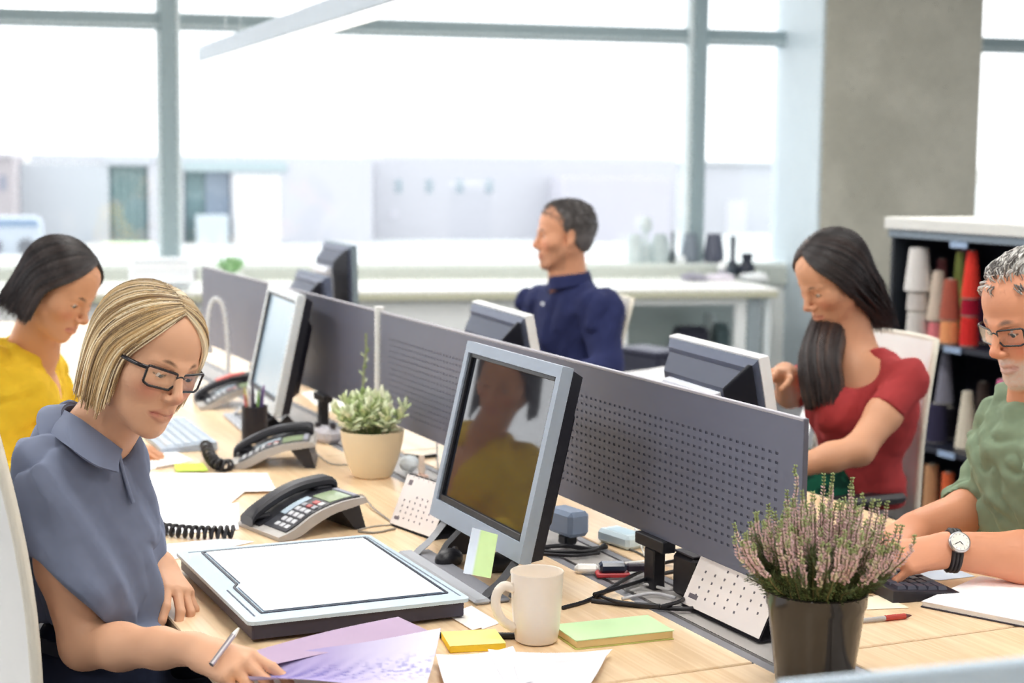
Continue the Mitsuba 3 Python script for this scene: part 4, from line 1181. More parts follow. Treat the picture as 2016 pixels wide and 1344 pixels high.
# pale blue shelf end, close to the lens at the lower right
ns = thing('pale_blue_screen', 'blurred pale blue screen end close to the camera at the lower right', 'desk divider')
a, b = at(1525, 1342, Y=1.25), at(2060, 1290, Y=1.18)
a2, b2 = a.copy(), b.copy()
F = np.eye(4); X = (b - a); Lx = np.linalg.norm(X); X /= Lx; Yn = np.cross(z_, X); Yn /= np.linalg.norm(Yn); F[:3, 0], F[:3, 1], F[:3, 2], F[:3, 3] = X, Yn, np.cross(X, Yn), a
part(ns, 'board', placed(bx(0, Lx, -.006, .006, -.2, 0, .003), F), lin(190, 206, 220), 'satin')
part(ns, 'rail', placed(bx(0, Lx, -.008, .008, -.215, -.201, .003), F), lin(170, 186, 200), 'satin')
for x in (.06, Lx - .04):
    pf = (F @ [x, 0, -.2155, 1])[:3]
    part(ns, 'post', bx(pf[0] - .008, pf[0] + .008, pf[1] - .008, pf[1] + .008, ZD, pf[2], .002), lin(150, 160, 170), 'satin')

# ================================================================== bookcase with cones of yarn
XB, YB = 3.86, 5.005


def on_x(px, py, x):
    d = ray(px, py); t = (x - EYE[0]) / d[0]; return EYE + d * t


bc = thing('bookcase', 'black bookcase with a white top full of yarn cones behind the man in green', 'bookcase')
zt = on_x(1775, 428, XB)[2]
zs = [on_x(1885, y, XB)[2] for y in (683, 893)] + [.06]
part(bc, 'top', bx(XB - .02, XB + .40, 3.0, YB + .02, zt - .045, zt, .004), lin(222, 222, 218), 'satin', label='white top board')
part(bc, 'top_rail', bx(XB - .004, XB + .38, 3.01, YB + .012, zt - .075, zt - .0455, .002), lin(118, 132, 146), 'satin')
part(bc, 'back', bx(XB + .37, XB + .385, 3.01, YB, .02, zt - .076), lin(20, 22, 34))
part(bc, 'side', bx(XB, XB + .3695, YB - .02, YB, .02, zt - .076), lin(34, 40, 48), 'satin')
part(bc, 'side', bx(XB, XB + .3695, 3.01, 3.03, .02, zt - .076), lin(34, 40, 48), 'satin')
for i, z in enumerate(zs):
    part(bc, 'shelf', bx(XB + .002, XB + .3695, 3.031, YB - .0205, z - .022, z), lin(30, 34, 48), 'satin')
for i, z in enumerate((zt - .098, zs[0] - .024, zs[1] - .024)):
    q = on_x(1888 - 4 * i, 500, XB)[1]
    part(bc, 'label_holder', bx(XB - .006, XB + .0015, q - .045, q + .045, z, z + .022, .001), lin(150, 172, 204), 'satin')


def cone_mesh(h, r0, r1):
    return lathe([(0, .0005), (r0 * .93, .0005), (r0, .006), (r0, .014), (r1 * 1.03, h * .93), (r1 * .9, h * .97), (r1 * .55, h * .975), (r1 * .5, h), (0, h)], 24)


CN = 0


def yarn(label, px, ytop, ybot, wb, wt, col, dep, shelf, zbase=None):
    z = shelf if zbase is None else zbase
    p = on_x(px, (ytop + ybot) / 2, XB + dep); s = FPX / ((p - EYE) @ FWD)
    y_, x_ = p[1], XB + dep
    ztop = on_x(px, ytop, x_)[2]
    h = ztop - z; r0, r1 = wb / 2 / s, wt / 2 / s
    k = thing('yarn_cone', label, 'yarn cone', 'yarn cones in the bookcase')
    part(k, 'yarn', placed(lathe([(0, .004), (r0, .004), (r0 * 1.01, .012), (r1 * 1.02, h - .006), (r1 * .9, h - .003), (0, h - .003)], 24), M4((x_, y_, z))), lin(col), 'cloth', 40)
    part(k, 'core', placed(lathe([(0, .0003), (r0 * .9, .0003), (r0 * .9, .0038), (0, .0038)], 20), M4((x_, y_, z))), lin(205, 200, 190))
    part(k, 'core_tip', placed(lathe([(0, h - .0028), (r1 * .5, h - .0028), (r1 * .45, h), (0, h)], 16), M4((x_, y_, z))), lin(190, 186, 176))
    return ztop


z1, z2, z3 = zs
a = yarn('white yarn cone at the foot of the white stack in the bookcase', 1805, 612, 668, 42, 38, (222, 218, 214), .052, z1)
a = yarn('white yarn cone in the middle of the white stack in the bookcase', 1806, 574, 610, 41, 38, (214, 208, 204), .052, z1, a + .0006)
a = yarn('white yarn cone on top of the white stack in the bookcase', 1808, 486, 573, 52, 36, (232, 229, 226), .052, z1, a + .0006)
a = yarn('pink yarn cone under the cream one on the upper shelf', 1843, 632, 675, 33, 30, (238, 138, 146), .09, z1)
a = yarn('cream yarn cone standing on the pink one', 1846, 532, 630, 40, 22, (216, 200, 184), .09, z1, a + .0006)
yarn('dusky rose yarn cone behind the cream one', 1853, 508, 600, 30, 18, (150, 92, 98), .17, z1)
a = yarn('light orange yarn cone under the rust one on the upper shelf', 1869, 630, 682, 38, 34, (236, 158, 108), .045, z1)
a = yarn('rust brown yarn cone standing on the light orange one', 1871, 548, 628, 40, 26, (172, 92, 76), .045, z1, a + .0006)
yarn('lime green yarn cone behind the rust one', 1889, 494, 580, 38, 16, (188, 204, 118), .20, z1)
yarn('mauve yarn cone with only its tip showing behind the lime green one', 1896, 482, 560, 30, 14, (150, 104, 132), .29, z1)
a = yarn('red yarn cone at the foot of the red stack', 1908, 622, 682, 36, 33, (222, 52, 50), .06, z1)
a = yarn('crimson yarn cone in the middle of the red stack', 1910, 588, 620, 36, 33, (164, 24, 50), .06, z1, a + .0006)
a = yarn('bright red yarn cone on top of the red stack', 1913, 492, 586, 37, 20, (228, 62, 52), .06, z1, a + .0006)
yarn('dark plum yarn cone right of the red stack', 1938, 560, 680, 30, 18, (56, 22, 48), .18, z1)
yarn('navy yarn cone at the back of the upper shelf right of the red stack', 1985, 500, 680, 40, 22, (30, 32, 62), .24, z1)
a = yarn('dark indigo yarn cone on the middle shelf', 1843, 792, 880, 44, 38, (56, 54, 78), .09, z2)
a = yarn('grey yarn cone on the middle shelf standing on the dark indigo one', 1861, 692, 788, 36, 16, (124, 124, 138), .10, z2, a + .0006)
yarn('ivory yarn cone on the middle shelf', 1903, 768, 878, 42, 20, (218, 210, 192), .10, z2)
yarn('dark taupe yarn cone right of the ivory one', 1934, 750, 885, 36, 22, (84, 72, 68), .17, z2)
yarn('black yarn cone with a pale foot beside the dark indigo one', 1868, 800, 884, 34, 30, (40, 38, 46), .2, z2)
yarn('pink yarn cone on the middle shelf beside the man in green', 1974, 745, 890, 40, 26, (226, 124, 164), .06, z2)
yarn('pale yellow yarn cone beside the pink one at the right end of the middle shelf', 1992, 770, 890, 36, 24, (216, 214, 150), .14, z2)
yarn('tan yarn cone on the lowest shelf', 1833, 912, 1010, 32, 27, (190, 142, 104), .08, z3)
yarn('orange yarn cone on the lowest shelf', 1866, 928, 1010, 30, 24, (220, 104, 64), .08, z3)
yarn('violet yarn cone on the lowest shelf', 1902, 915, 1010, 34, 24, (70, 56, 104), .2, z3)

# ================================================================== things on the window sill and the counter
def on_wall(px, py, n, z):
    s, zz = wall_at(px, py, n); return WO + e1 * s + e2 * n + z_ * (z - WO[2])


def turned(name, label, cat, px, ybot, ytop, prof, col, n=.07, z=None, mat='satin', group=None):
    "prof: (half width in pixels, part of the height)"
    z = zsill if z is None else z
    p = on_wall(px, ybot, n, z); sc = FPX / ((p - EYE) @ FWD); h = (ybot - ytop) / sc
    k = thing(name, label, cat, group)
    P = [(0, .0005)] + [(w / sc, max(f * h, .0005)) for w, f in prof]
    part(k, 'body', lathe(P + [(0, P[-1][1])], 24, p), lin(col), mat, 40)
    w = prof[-1][0] / sc
    part(k, 'rim', lathe([(w * .55, P[-1][1] + .0004), (w * .98, P[-1][1] + .0004), (w * .98, P[-1][1] + .005), (w * .55, P[-1][1] + .005), (w * .55, P[-1][1] + .0004)], 20, p), lin(col) * .9, mat)
    return k


turned('glass_jar', 'pale misty jar at the left end of the row on the window sill', 'jar', 1250, 507, 452, [(14, 0), (16, .2), (16, .7), (12, .95), (11, 1)], (204, 214, 216), group='vessels on the window sill')
turned('glass_jar', 'second pale misty jar on the window sill, beside the thin dark bottle', 'jar', 1299, 507, 452, [(17, 0), (19, .2), (18, .7), (13, .95), (12, 1)], (186, 198, 200), group='vessels on the window sill')
turned('decanter', 'pale tall bottle with a round top rising behind the two misty jars', 'bottle', 1271, 503, 414, [(12, 0), (12, .3), (4, .5), (4, .62), (12, .72), (13, .85), (9, .98), (5, 1)], (212, 220, 222), n=.13)
turned('bottle', 'thin dark bottle left of the grey vase on the window sill', 'bottle', 1324, 505, 446, [(8, 0), (9, .12), (6, .3), (3.5, .5), (3, .9), (3.5, 1)], (74, 86, 92))
turned('vase', 'mid grey vase before the second mullion', 'vase', 1358, 506, 451, [(13, 0), (17, .15), (16, .5), (12, .9), (12, 1)], (128, 138, 150), group='grey vases on the sill')
turned('vase', 'dark grey vase right of the second mullion', 'vase', 1405, 505, 450, [(17, 0), (21, .15), (19, .5), (15, .92), (15.5, 1)], (92, 96, 112), group='grey vases on the sill')
turned('candlestick', 'dark upright stick on a stand between the dark vase and the black pot', 'candlestick', 1442, 524, 450, [(16, 0), (15, .2), (7, .35), (5, .4), (5, .55), (5.5, 1)], (58, 66, 78), n=-.12, z=zc + .025)
turned('black_pot', 'black bottle shaped pot at the column end of the counter', 'pot', 1470, 541, 492, [(13, 0), (16, .2), (15, .5), (9, .72), (11, .85), (11, 1)], (36, 42, 56), n=-.2, z=zc + .003)
turned('white_bowl', 'small white ball before the candlestick', 'ball', 1423, 520, 497, [(5, 0), (10, .3), (11, .55), (8, .85), (2, 1)], (244, 246, 246), n=-.17, z=zc + .04)
turned('grey_lump', 'dark grey box lump left of the black pot on the counter', 'box', 1430, 532, 508, [(18, 0), (19, .4), (14, .9), (12, 1)], (72, 82, 92), n=-.16, z=zc + .003)
turned('white_cup', 'small white cup between the two vases on the window sill', 'cup', 1340, 511, 498, [(9, 0), (11, .5), (10, 1)], (240, 244, 246), n=.02)
for k, (x0, x1, y0, y1, c, lb) in enumerate([(1345, 1384, 546, 556, (160, 158, 172), 'dark crumpled cloth on the counter left of the papers'), (1394, 1440, 541, 556, (226, 220, 230), 'pale heap of papers on the counter under the vases'),
                                              (1462, 1505, 548, 557, (240, 243, 244), 'white papers on the counter under the black pot')]):
    p0, p1 = on_wall(x0, y1, -.30, zc), on_wall(x1, y1, -.30, zc); w = np.linalg.norm(p1 - p0)
    f = Field(); f.box((0, 0, .02), (w / 2, .07, .02), .012, .004); f.warp(lambda p, k=k: .03 * (meshkit.noise(p * 22 + k * 9, k) - .55)); f.half((0, 0, .0005), (0, 0, -1), .002)
    solo('cloth_heap' if k == 0 else 'paper_heap', placed(f.mesh((-w / 2 - .03, -.1, -.01), (w / 2 + .03, .1, .07), .009), M4((p0 + p1) / 2, WA)), lin(c), 'matte', True, label=lb, cat='cloth' if k == 0 else 'papers')
# in and before the open frame under the counter
for k, (px, py0, py1, w, n_, c, lb, nm) in enumerate([(1360, 646, 700, 64, ncf + .28, (40, 42, 56), 'black bag on the shelf under the counter', 'bag'), (1418, 640, 700, 26, ncf + .3, (74, 92, 96), 'dark green grey box on the shelf under the counter', 'box'),
                                                       (1396, 615, 700, 14, ncf + .42, (206, 216, 218), 'pale tube standing on the shelf under the counter', 'tube')]):
    s, zz = wall_at(px, py0, n_); sc = 318; ww = w / sc
    k_ = thing('stored_' + nm, lb, nm)
    part(k_, 'body', placed(rbox(ww, .16, zz - .331, .02), W_ @ M4((s, n_, .331 + (zz - .331) / 2))), lin(c), 'satin')
    part(k_, 'top', placed(rbox(ww * .8, .12, .012, .004), W_ @ M4((s, n_, zz + .0065))), lin(c) * 1.3, 'satin')
bxk = thing('storage_box', 'long dark blue box on a pale stand before the window counter', 'box')
p0 = at(1228, 700, Y=7.6); p1 = at(1335, 722, Y=7.3)
A = M4((p0 + p1) / 2, math.degrees(math.atan2((p1 - p0)[1], (p1 - p0)[0])))
part(bxk, 'body', placed(rbox(.30, .18, .10, .01, (0, 0, -.01)), A), lin(38, 40, 58), 'satin')
part(bxk, 'lid', placed(rbox(.30, .19, .02, .005, (0, 0, .0505)), A), lin(56, 58, 78), 'satin')
zz = (p0 + p1)[2] / 2 - .0605
part(bxk, 'stand', placed(rbox(.34, .22, zz, .01, (0, 0, -.0605 - zz / 2)), A), lin(222, 224, 220), 'satin')


# ================================================================== chairs
def chair(label, pos, rz, recline=12, h=1.02, col=(232, 231, 228), w=.44):
    "local frame: the sitter looks along +y; a white shell back, a dark seat, arm rests, a five star foot"
    k = thing('office_chair', label, 'chair', 'white backed office chairs')
    A = M4(pos, rz); th = math.tan(math.radians(recline)); zb = .56

    def back(u, v):
        x = (u - .5) * w * (1 - .16 * v ** 2); z = zb + (h - zb) * v
        y = -.21 - (z - zb) * th - .03 * np.cos(np.pi * (u - .5)) + .02 * np.sin(np.pi * v)
        return np.stack([x, y, z], -1)
    part(k, 'backrest', placed(sheet(back, 24, 24, .016), A), lin(col), 'satin', 40)
    rim = np.vstack([back(np.full(12, 0.), np.linspace(0, 1, 12)), back(np.linspace(0, 1, 10)[1:-1], np.full(8, 1.)), back(np.full(12, 1.), np.linspace(1, 0, 12))])
    part(k, 'back_rim', placed(tube(rim, .0095, 8), A), lin(224, 218, 204), 'satin', True)
    part(k, 'seat', placed(rbox(.46, .44, .07, .025, (0, 0, .445)), A), lin(40, 40, 48), 'cloth')
    part(k, 'back_strut', placed(hull([(sx * .03, y, z) for sx in (-1, 1) for y, z in ((-.10, .385), (-.20, .385), (-.262, .60), (-.278, .60))]), A), lin(40, 40, 46), 'satin')
    part(k, 'seat_plate', placed(rbox(.22, .24, .025, .006, (0, 0, .397)), A), lin(36, 36, 42), 'satin')
    part(k, 'column', placed(cyl(.026, .28, (0, 0, .243), 20), A), lin(60, 60, 66), 'metal')
    for s in (-1, 1):
        arm = part(k, 'armrest', placed(rbox(.06, .24, .026, .01, (s * .265, .0, .655)), A), lin(34, 34, 40), 'satin')
        part(k, 'arm_post', placed(tube(spline([(s * .2, -.02, .40), (s * .262, -.02, .44), (s * .268, -.03, .641)], 6), .012, 8), A), lin(40, 40, 46), 'satin')
    for j in range(5):
        a = j * 2 * np.pi / 5 + .3; o = np.array([math.cos(a), math.sin(a), 0])
        lg = part(k, 'star_leg', placed(tube([o * .02 + z_ * .105, o * .29 + z_ * .08], [.022, .014], 8), A), lin(190, 192, 196), 'metal')
        part(lg, 'caster', placed(cyl(.03, .03, tuple(o * .29 + z_ * .031), 16, 'x'), A), lin(24, 24, 28), 'satin')
    return k


chair('white backed office chair of the blonde woman at the left edge', (.552, 2.67, 0), -90, 6, h=1.10)
chair('white backed office chair of the woman in yellow', (.33, 4.05, 0), -90, 8, h=.95)
chair('white backed office chair behind the woman in the red top', (2.445, 3.52, 0), 92, 9, h=1.035)
chair('cream edged office chair of the man in navy', (2.46, 5.24, 0), 94, 14, h=1.0, col=(236, 232, 222))
chair('white backed office chair of the man in green', (2.58, 2.30, 0), 90, 10, h=.98)

# ================================================================== people
def unit(v): v = np.asarray(v, float); return v / np.linalg.norm(v)


def head_axes(fwd, roll=0.0):
    "columns: the person's right, forward, up"
    f = unit(fwd); r = unit(np.cross(f, z_)); u = np.cross(r, f); a = math.radians(roll)
    return np.stack([r * math.cos(a) + u * math.sin(a), f, -r * math.sin(a) + u * math.cos(a)], 1)


class Head:
    "face and skull in their own frame (metres, x to the person's right, y forward, z up, the eyes on z = 0)"

    def __init__(self, A, c, s=1.0, male=False, lid=(-.42, .30), mouth=0.0, ears=True, gaze=(0, 0)):
        self.A, self.c, self.s, self.male, self.lid, self.ears, self.gaze = A, np.asarray(c, float), s, male, lid, ears, gaze

    def w(self, *p): return self.c + self.A @ (np.array(p, float) * self.s)

    def loc(self, P): return (P - self.c) @ self.A / self.s

    def prims(self, F):
        s, w, A, m = self.s, self.w, self.A, self.male

        def E(p, r, k=.012, op='+'): F.ell(w(*p), np.array(r) * s, k * s, op, A)

        def C(p, q, a, b, k=.012, op='+'): F.cone(w(*p), w(*q), a * s, b * s, k * s, op)
        E((0, -.018, .040), (.074, .095, .082))
        E((0, .024, .042), (.060, .054, .056), .03)
        E((0, .028, -.030), (.0575, .056, .072), .03)
        for x in (-1, 1):
            E((x * .041, .044, -.022), (.023, .024, .021), .034)
            C((x * .052, .000, -.048), (x * (.026 if m else .020), .058, -.097), .019, .0165 if m else .0145, .025)
            C((x * .010, .0805, .0165), (x * .040, .066, .0185), .0085 if m else .0065, .006, .014)
        E((0, .067, -.101), (.023 if m else .0175, .0175, .0155), .02)
        E((0, .025, -.074), (.043, .048, .028), .02)
        E((0, .066, -.066), (.027, .0195, .024), .018)
        for x in (-1, 1):
            E((x * .0305, .0885, -.001), (.0165, .0155, .0105), .012, '-')
        C((0, .079, .012), (0, .1015, -.027), .0066, .0082, .014)
        E((0, .1025, -.0315), (.0098, .0098, .0088), .006)
        C((0, .097, -.040), (0, .083, -.046), .0055, .006, .006)
        for x in (-1, 1):
            E((x * .0112, .0915, -.0365), (.0068, .0095, .0066), .005)
            E((x * .0058, .0985, -.0445), (.0030, .0045, .0034), .003, '-')
        # lips
        U = spline([(-.0235, .0730, -.0665), (-.013, .0835, -.0632), (-.005, .0872, -.0612), (0, .0868, -.0625), (.005, .0872, -.0612), (.013, .0835, -.0632), (.0235, .0730, -.0665)], 3)
        L = spline([(-.022, .0735, -.0690), (-.012, .0835, -.0722), (0, .0868, -.0740), (.012, .0835, -.0722), (.022, .0735, -.0690)], 3)
        self.U, self.L = U, L
        for q, r0, r1 in ((U, .0022, .0042), (L, .0024, .0056)):
            n = len(q)
            for i in range(n - 1):
                a, b = [r0 + (r1 - r0) * math.sin(math.pi * (i + j) / (n - 1)) for j in (0, 1)]
                C(q[i], q[i + 1], a, b, .004)
        M = spline([(-.0245, .0775, -.0672), (-.012, .0880, -.0672), (0, .0915, -.0668), (.012, .0880, -.0672), (.0245, .0775, -.0672)], 3)
        for i in range(len(M) - 1): C(M[i], M[i + 1], .0011, .0011, .003, '-')
        # lids: a shell round each eyeball with an almond opening
        lo, hi = self.lid
        for x in (-1, 1):
            ec = np.array([x * .0305, .0665, -.001])

            def lid(P, ec=ec, x=x):
                q = self.loc(P) - ec; R = np.sqrt((q * q).sum(-1)); el = np.arctan2(q[..., 2], np.maximum(q[..., 1], .002)); t = np.clip(q[..., 0] / .0128, -1, 1)
                op = np.sqrt(np.maximum(1 - np.abs(t + .06 * x) ** 2.2, 0))
                e0, e1 = lo * op, hi * op
                gap = np.minimum(el - e0, e1 - el) * .0125
                return np.maximum(np.maximum(R - .0136, .0112 - R), np.minimum(gap, q[..., 1] * .5 + .004)) * s
            p = w(*ec); F.fun(lid, p - .015 * s, p + .015 * s, .0035 * s)
        if self.ears:
            for x in (-1, 1):
                a = np.radians(12); R = np.array([[1, 0, 0], [0, math.cos(a), -math.sin(a)], [0, math.sin(a), math.cos(a)]])
                R2 = np.array([[math.cos(x * .35), math.sin(x * .35), 0], [-math.sin(x * .35), math.cos(x * .35), 0], [0, 0, 1]])
                F.ell(w(x * .0775, -.012, -.004), np.array([.0062, .0175, .031]) * s, .006 * s, '+', A @ R2 @ R)
                F.ell(w(x * .0835, -.010, .002), np.array([.0055, .0105, .019]) * s, .005 * s, '-', A @ R2 @ R)
                F.ell(w(x * .077, -.004, -.028), np.array([.0055, .008, .009]) * s, .005 * s, '+', A)

    def paint(self, P, C, lips, brow, blush=None, stubble=None, browz=.0):
        q = self.loc(P)

        def near(line, r):
            d = np.full(len(q), 9.0)
            m = (np.abs(q[:, 0]) < .06) & (q[:, 1] > .03) & (np.abs(q[:, 2]) < .13)
            Q = q[m]; dd = np.full(len(Q), 9.0)
            for i in range(len(line) - 1):
                a, b = np.array(line[i], float), np.array(line[i + 1], float); ab = b - a
                t = np.clip(((Q - a) @ ab) / (ab @ ab + 1e-12), 0, 1); e = Q - a - t[:, None] * ab
                dd = np.minimum(dd, np.sqrt((e ** 2).sum(1)))
            d[m] = dd
            return np.clip(1.5 - d / r, 0, 1)[:, None]

        def put(C, mask, col): return C * (1 - mask) + np.asarray(col) * mask
        if blush is not None:
            for x in (-1, 1):
                d = np.sqrt(((q - [x * .042, .07, -.03]) ** 2 / [.02 ** 2, .03 ** 2, .016 ** 2]).sum(1)); C = put(C, .55 * np.exp(-d * d)[:, None], blush)
            d = np.sqrt(((q - [0, .11, -.033]) ** 2).sum(1)) / .012; C = put(C, .35 * np.exp(-d * d)[:, None], blush)
        if stubble is not None:
            z = q[:, 2]; face = (q[:, 1] > .005)
            n = meshkit.noise(P * 420, 4)
            mk = np.clip((-.050 - z) / .016, 0, 1) + np.clip(1 - ((q[:, 0] / .026) ** 2 + ((z + .053) / .008) ** 2), 0, 1) + np.clip((-.02 - z) / .02, 0, 1) * np.clip((np.abs(q[:, 0]) - .043) / .012, 0, 1)
            mk = np.clip(mk, 0, 1) * face * np.clip((.125 + z) / .01, 0, 1)
            C = put(C, (stubble[1] * mk * (.55 + .6 * n))[:, None].clip(0, 1), stubble[0])
        C = put(C, np.maximum(near(self.U, .0042), near(self.L, .0052)), lips)
        M = [(-.0235, .0745, -.0672), (0, .089, -.0668), (.0235, .0745, -.0672)]
        C = put(C, .75 * near(spline(M, 4), .0016), np.asarray(lips) * .35)
        for x in (-1, 1):
            B = spline([(x * .012, .0855, .0185 + browz), (x * .028, .081, .0240 + browz), (x * .044, .066, .0190 + browz)], 5)
            C = put(C, .85 * near(B, .0040 if self.male else .0028), brow)
            ec = np.array([x * .0305, .0665, -.001]); Q = q - ec; R = np.sqrt((Q ** 2).sum(1)); el = np.arctan2(Q[:, 2], np.maximum(Q[:, 1], .002)); t = np.clip(Q[:, 0] / .0128, -1, 1)
            op = np.sqrt(np.maximum(1 - np.abs(t + .06 * x) ** 2.2, 0))
            up = np.clip(1.4 - np.abs(el - self.lid[1] * op) / .11, 0, 1) * (R < .0158) * (np.abs(Q[:, 0]) < .0135)
            dn = np.clip(1.2 - np.abs(el - self.lid[0] * op) / .07, 0, 1) * (R < .0158) * (np.abs(Q[:, 0]) < .0125) * .4
            C = put(C, np.maximum(up, dn)[:, None], np.asarray(brow) * .35)
        return C

    def eyes(self, parent, iris):
        for x in (-1, 1):
            m = trimesh.creation.icosphere(4, .0121 * self.s); a, b = self.gaze
            d = unit([math.sin(a), math.cos(a) * math.cos(b), math.sin(b)])
            t = m.vertices @ d / (.0121 * self.s); ang = np.degrees(np.arccos(np.clip(t, -1, 1)))[:, None]
            C = np.where(ang < 12, lin(14, 12, 12), np.where(ang < 28, np.asarray(iris), np.where(ang < 31, np.asarray(iris) * .4, lin(206, 196, 190))))
            m.vertices = m.vertices @ self.A.T + self.w(x * .0305, .0665, -.001)
            part(parent, 'eye', m, C, 'eye', True)


def hand(F, wrist, d, dorsal, side, s=1.0, curl=((.25, .35, .25),) * 4, thumb=(.5, .5, .35, .3), spread=.10, r=1.0, lift=0.0):
    """palm, four fingers and a thumb. d: from the wrist to the knuckles, dorsal: the way the back of the hand looks, side: +1 left hand, -1 right hand
    (the thumb lies on side * x). curl: bends of the three joints per finger, in radians, from the index to the little finger."""
    y = unit(d); zz = unit(np.asarray(dorsal, float) - y * (np.asarray(dorsal) @ y)); x = np.cross(y, zz) * side
    A = np.stack([x, y, zz], 1); w0 = np.asarray(wrist, float)

    def W(*p): return w0 + A @ (np.array(p) * s)
    kn = [(.026, .084, .002), (.008, .088, .005), (-.010, .084, .003), (-.026, .075, -.002)]
    ph = [(.042, .025, .020), (.046, .029, .021), (.042, .027, .021), (.033, .020, .019)]
    rad = [(.0092, .0082, .0074, .0062), (.0094, .0084, .0075, .0063), (.009, .008, .0071, .006), (.0082, .0072, .0064, .0054)]
    F.cone(W(0, -.02, 0), W(0, .012, 0), .027 * s, .028 * s, .012 * s, flat=(A[:, 2], 1.35))
    for i, k in enumerate(kn):
        F.cone(W(k[0] * .55, .012, -.003), W(*k), .0165 * s, .0118 * s, .012 * s)
    F.cone(W(.012, .03, -.008), W(-.012, .06, -.008), .016 * s, .014 * s, .012 * s)
    tips = []
    for i in range(4):
        a = spread * (1.5 - i) * .8; p = W(*kn[i]); dirn = A @ np.array([math.sin(a), math.cos(a), 0]); nrm = A[:, 2]
        axis = np.cross(dirn, nrm); c = curl[i] if i < len(curl) else curl[-1]
        for j in range(3):
            t = c[j]; dirn, nrm = dirn * math.cos(t) - nrm * math.sin(t), nrm * math.cos(t) + dirn * math.sin(t)
            q = p + dirn * ph[i][j] * s
            F.cone(p, q, rad[i][j] * s * r, rad[i][j + 1] * s * r, .004 * s); p = q
        tips.append((p, dirn, nrm))
    # thumb: leaves the side of the palm near its base
    b0, b1, out, fw = thumb
    p = W(.018, .022, -.006); dirn = unit(A @ np.array([out + .35, .75, -fw])); ax = unit(np.cross(dirn, A @ np.array([1.0, 0, -.4])))
    for j, (L, ra, rb, t) in enumerate(((.043, .0145, .0105, 0), (.032, .0105, .0092, b0), (.026, .0092, .0074, b1))):
        dirn = unit(dirn * math.cos(t) + unit(A @ np.array([-.75, .35, -.25])) * math.sin(t))
        q = p + dirn * L * s; F.cone(p, q, ra * s, rb * s, (.010 if j == 0 else .005) * s); p = q
    tips.append((p, dirn, A[:, 0]))
    return tips, A


def nails(parent, tips, s, col, which=(0, 1, 2, 3, 4)):
    V = []
    for i in which:
        p, d, n = tips[i]
        A = frame_of(d, n); A[:3, 3] = p + n * .0047 * s + d * .001
        V.append(placed(mv(trimesh.creation.icosphere(2, 1.0), s=1), A @ np.diag([.0042 * s, .0058 * s, .0016 * s, 1])))
    part(parent, 'fingernails', cat_(V), col, 'gloss', True)


def skin_col(P, base, var=.05, seed=0):
    n = meshkit.fbm(P * 30, 3, seed)[:, None]
    return np.asarray(base) * (1 + var * (2 * n - 1) * np.array([.6, 1, 1.1]))


def locks(roots, paths, rad, col, seed=1, sides=4, jitter=.12):
    "many tapered strands as one mesh: paths (n, m, 3); colours vary from strand to strand"
    g = np.random.default_rng(seed); V, F, C = [], [], []; off = 0
    n, m, _ = paths.shape; t = np.gradient(paths, axis=1); t /= np.linalg.norm(t, axis=2, keepdims=True) + 1e-12
    ref = np.broadcast_to(np.array([.31, .22, .92]), t.shape); a = np.cross(t, ref); a /= np.linalg.norm(a, axis=2, keepdims=True) + 1e-9; b = np.cross(t, a)
    ang = np.arange(sides) * 2 * np.pi / sides
    V = paths[:, :, None] + rad[..., None, None] * (np.cos(ang)[None, None, :, None] * a[:, :, None] + np.sin(ang)[None, None, :, None] * b[:, :, None])
    V = V.reshape(-1, 3)
    i, j, k = np.meshgrid(np.arange(n), np.arange(m - 1), np.arange(sides), indexing='ij')
    o = (i * m + j) * sides; q = np.stack([o + k, o + (k + 1) % sides, o + sides + (k + 1) % sides, o + sides + k], -1).reshape(-1, 4)
    F = np.vstack([q[:, [0, 1, 2]], q[:, [0, 2, 3]]])
    C = np.repeat(col.reshape(n * m, 3), sides, axis=0)
    return trimesh.Trimesh(V, F, process=False), C


def glasses(label, hd, col, w=.0665, h=.019, temple=True, thick=.0022, y0=.094, z0=-.002, lens_h=.0165):
    k = thing('eyeglasses', label, 'glasses')
    fr = []
    for x in (-1, 1):
        cx = x * .0325; O = Polygon([(cx - x * .0265, z0 + lens_h * .78), (cx + x * .0285, z0 + lens_h), (cx + x * .0275, z0 - lens_h * .75), (cx + x * .018, z0 - lens_h), (cx - x * .018, z0 - lens_h), (cx - x * .0255, z0 - lens_h * .5)])
        O = O.buffer(-.004).buffer(.004)
        ring = np.array(O.exterior.coords)[:-1]
        P = np.array([hd.w(p[0], y0 - 4.2 * p[0] ** 2, p[1]) for p in ring])
        part(k, 'rim', tube(P, thick * hd.s, 7, closed=True), col, 'gloss', True)
        mm = trimesh.creation.extrude_polygon(O.buffer(-.0006), .0008, engine='earcut')
        mm.vertices = np.array([hd.w(p[0], y0 - 4.2 * p[0] ** 2 + p[2] - .0004, p[1]) for p in mm.vertices])
        part(k, 'lens', mm, mat='lens')
        e = [(x * .0605, y0 - 4.2 * .0605 ** 2, z0 + lens_h * .75), (x * .0705, y0 - .026, z0 + lens_h * .72), (x * .0765, y0 - .05, z0 + lens_h * .66), (x * .0795, .0, z0 + lens_h * .55), (x * .0775, -.018, z0 - .004)]
        part(k, 'temple', tube(spline([hd.w(*p) for p in e], 6), thick * hd.s * 1.05, 7, flat=1.5), col, 'gloss', True)
    part(k, 'bridge', tube(spline([hd.w(*p) for p in ((-.008, y0, z0 + .006), (0, y0 + .002, z0 + .0095), (.008, y0, z0 + .006))], 5), thick * hd.s, 7), col, 'gloss', True)
    return k


scene['lens'] = {'type': 'thindielectric', 'int_ior': 1.35}


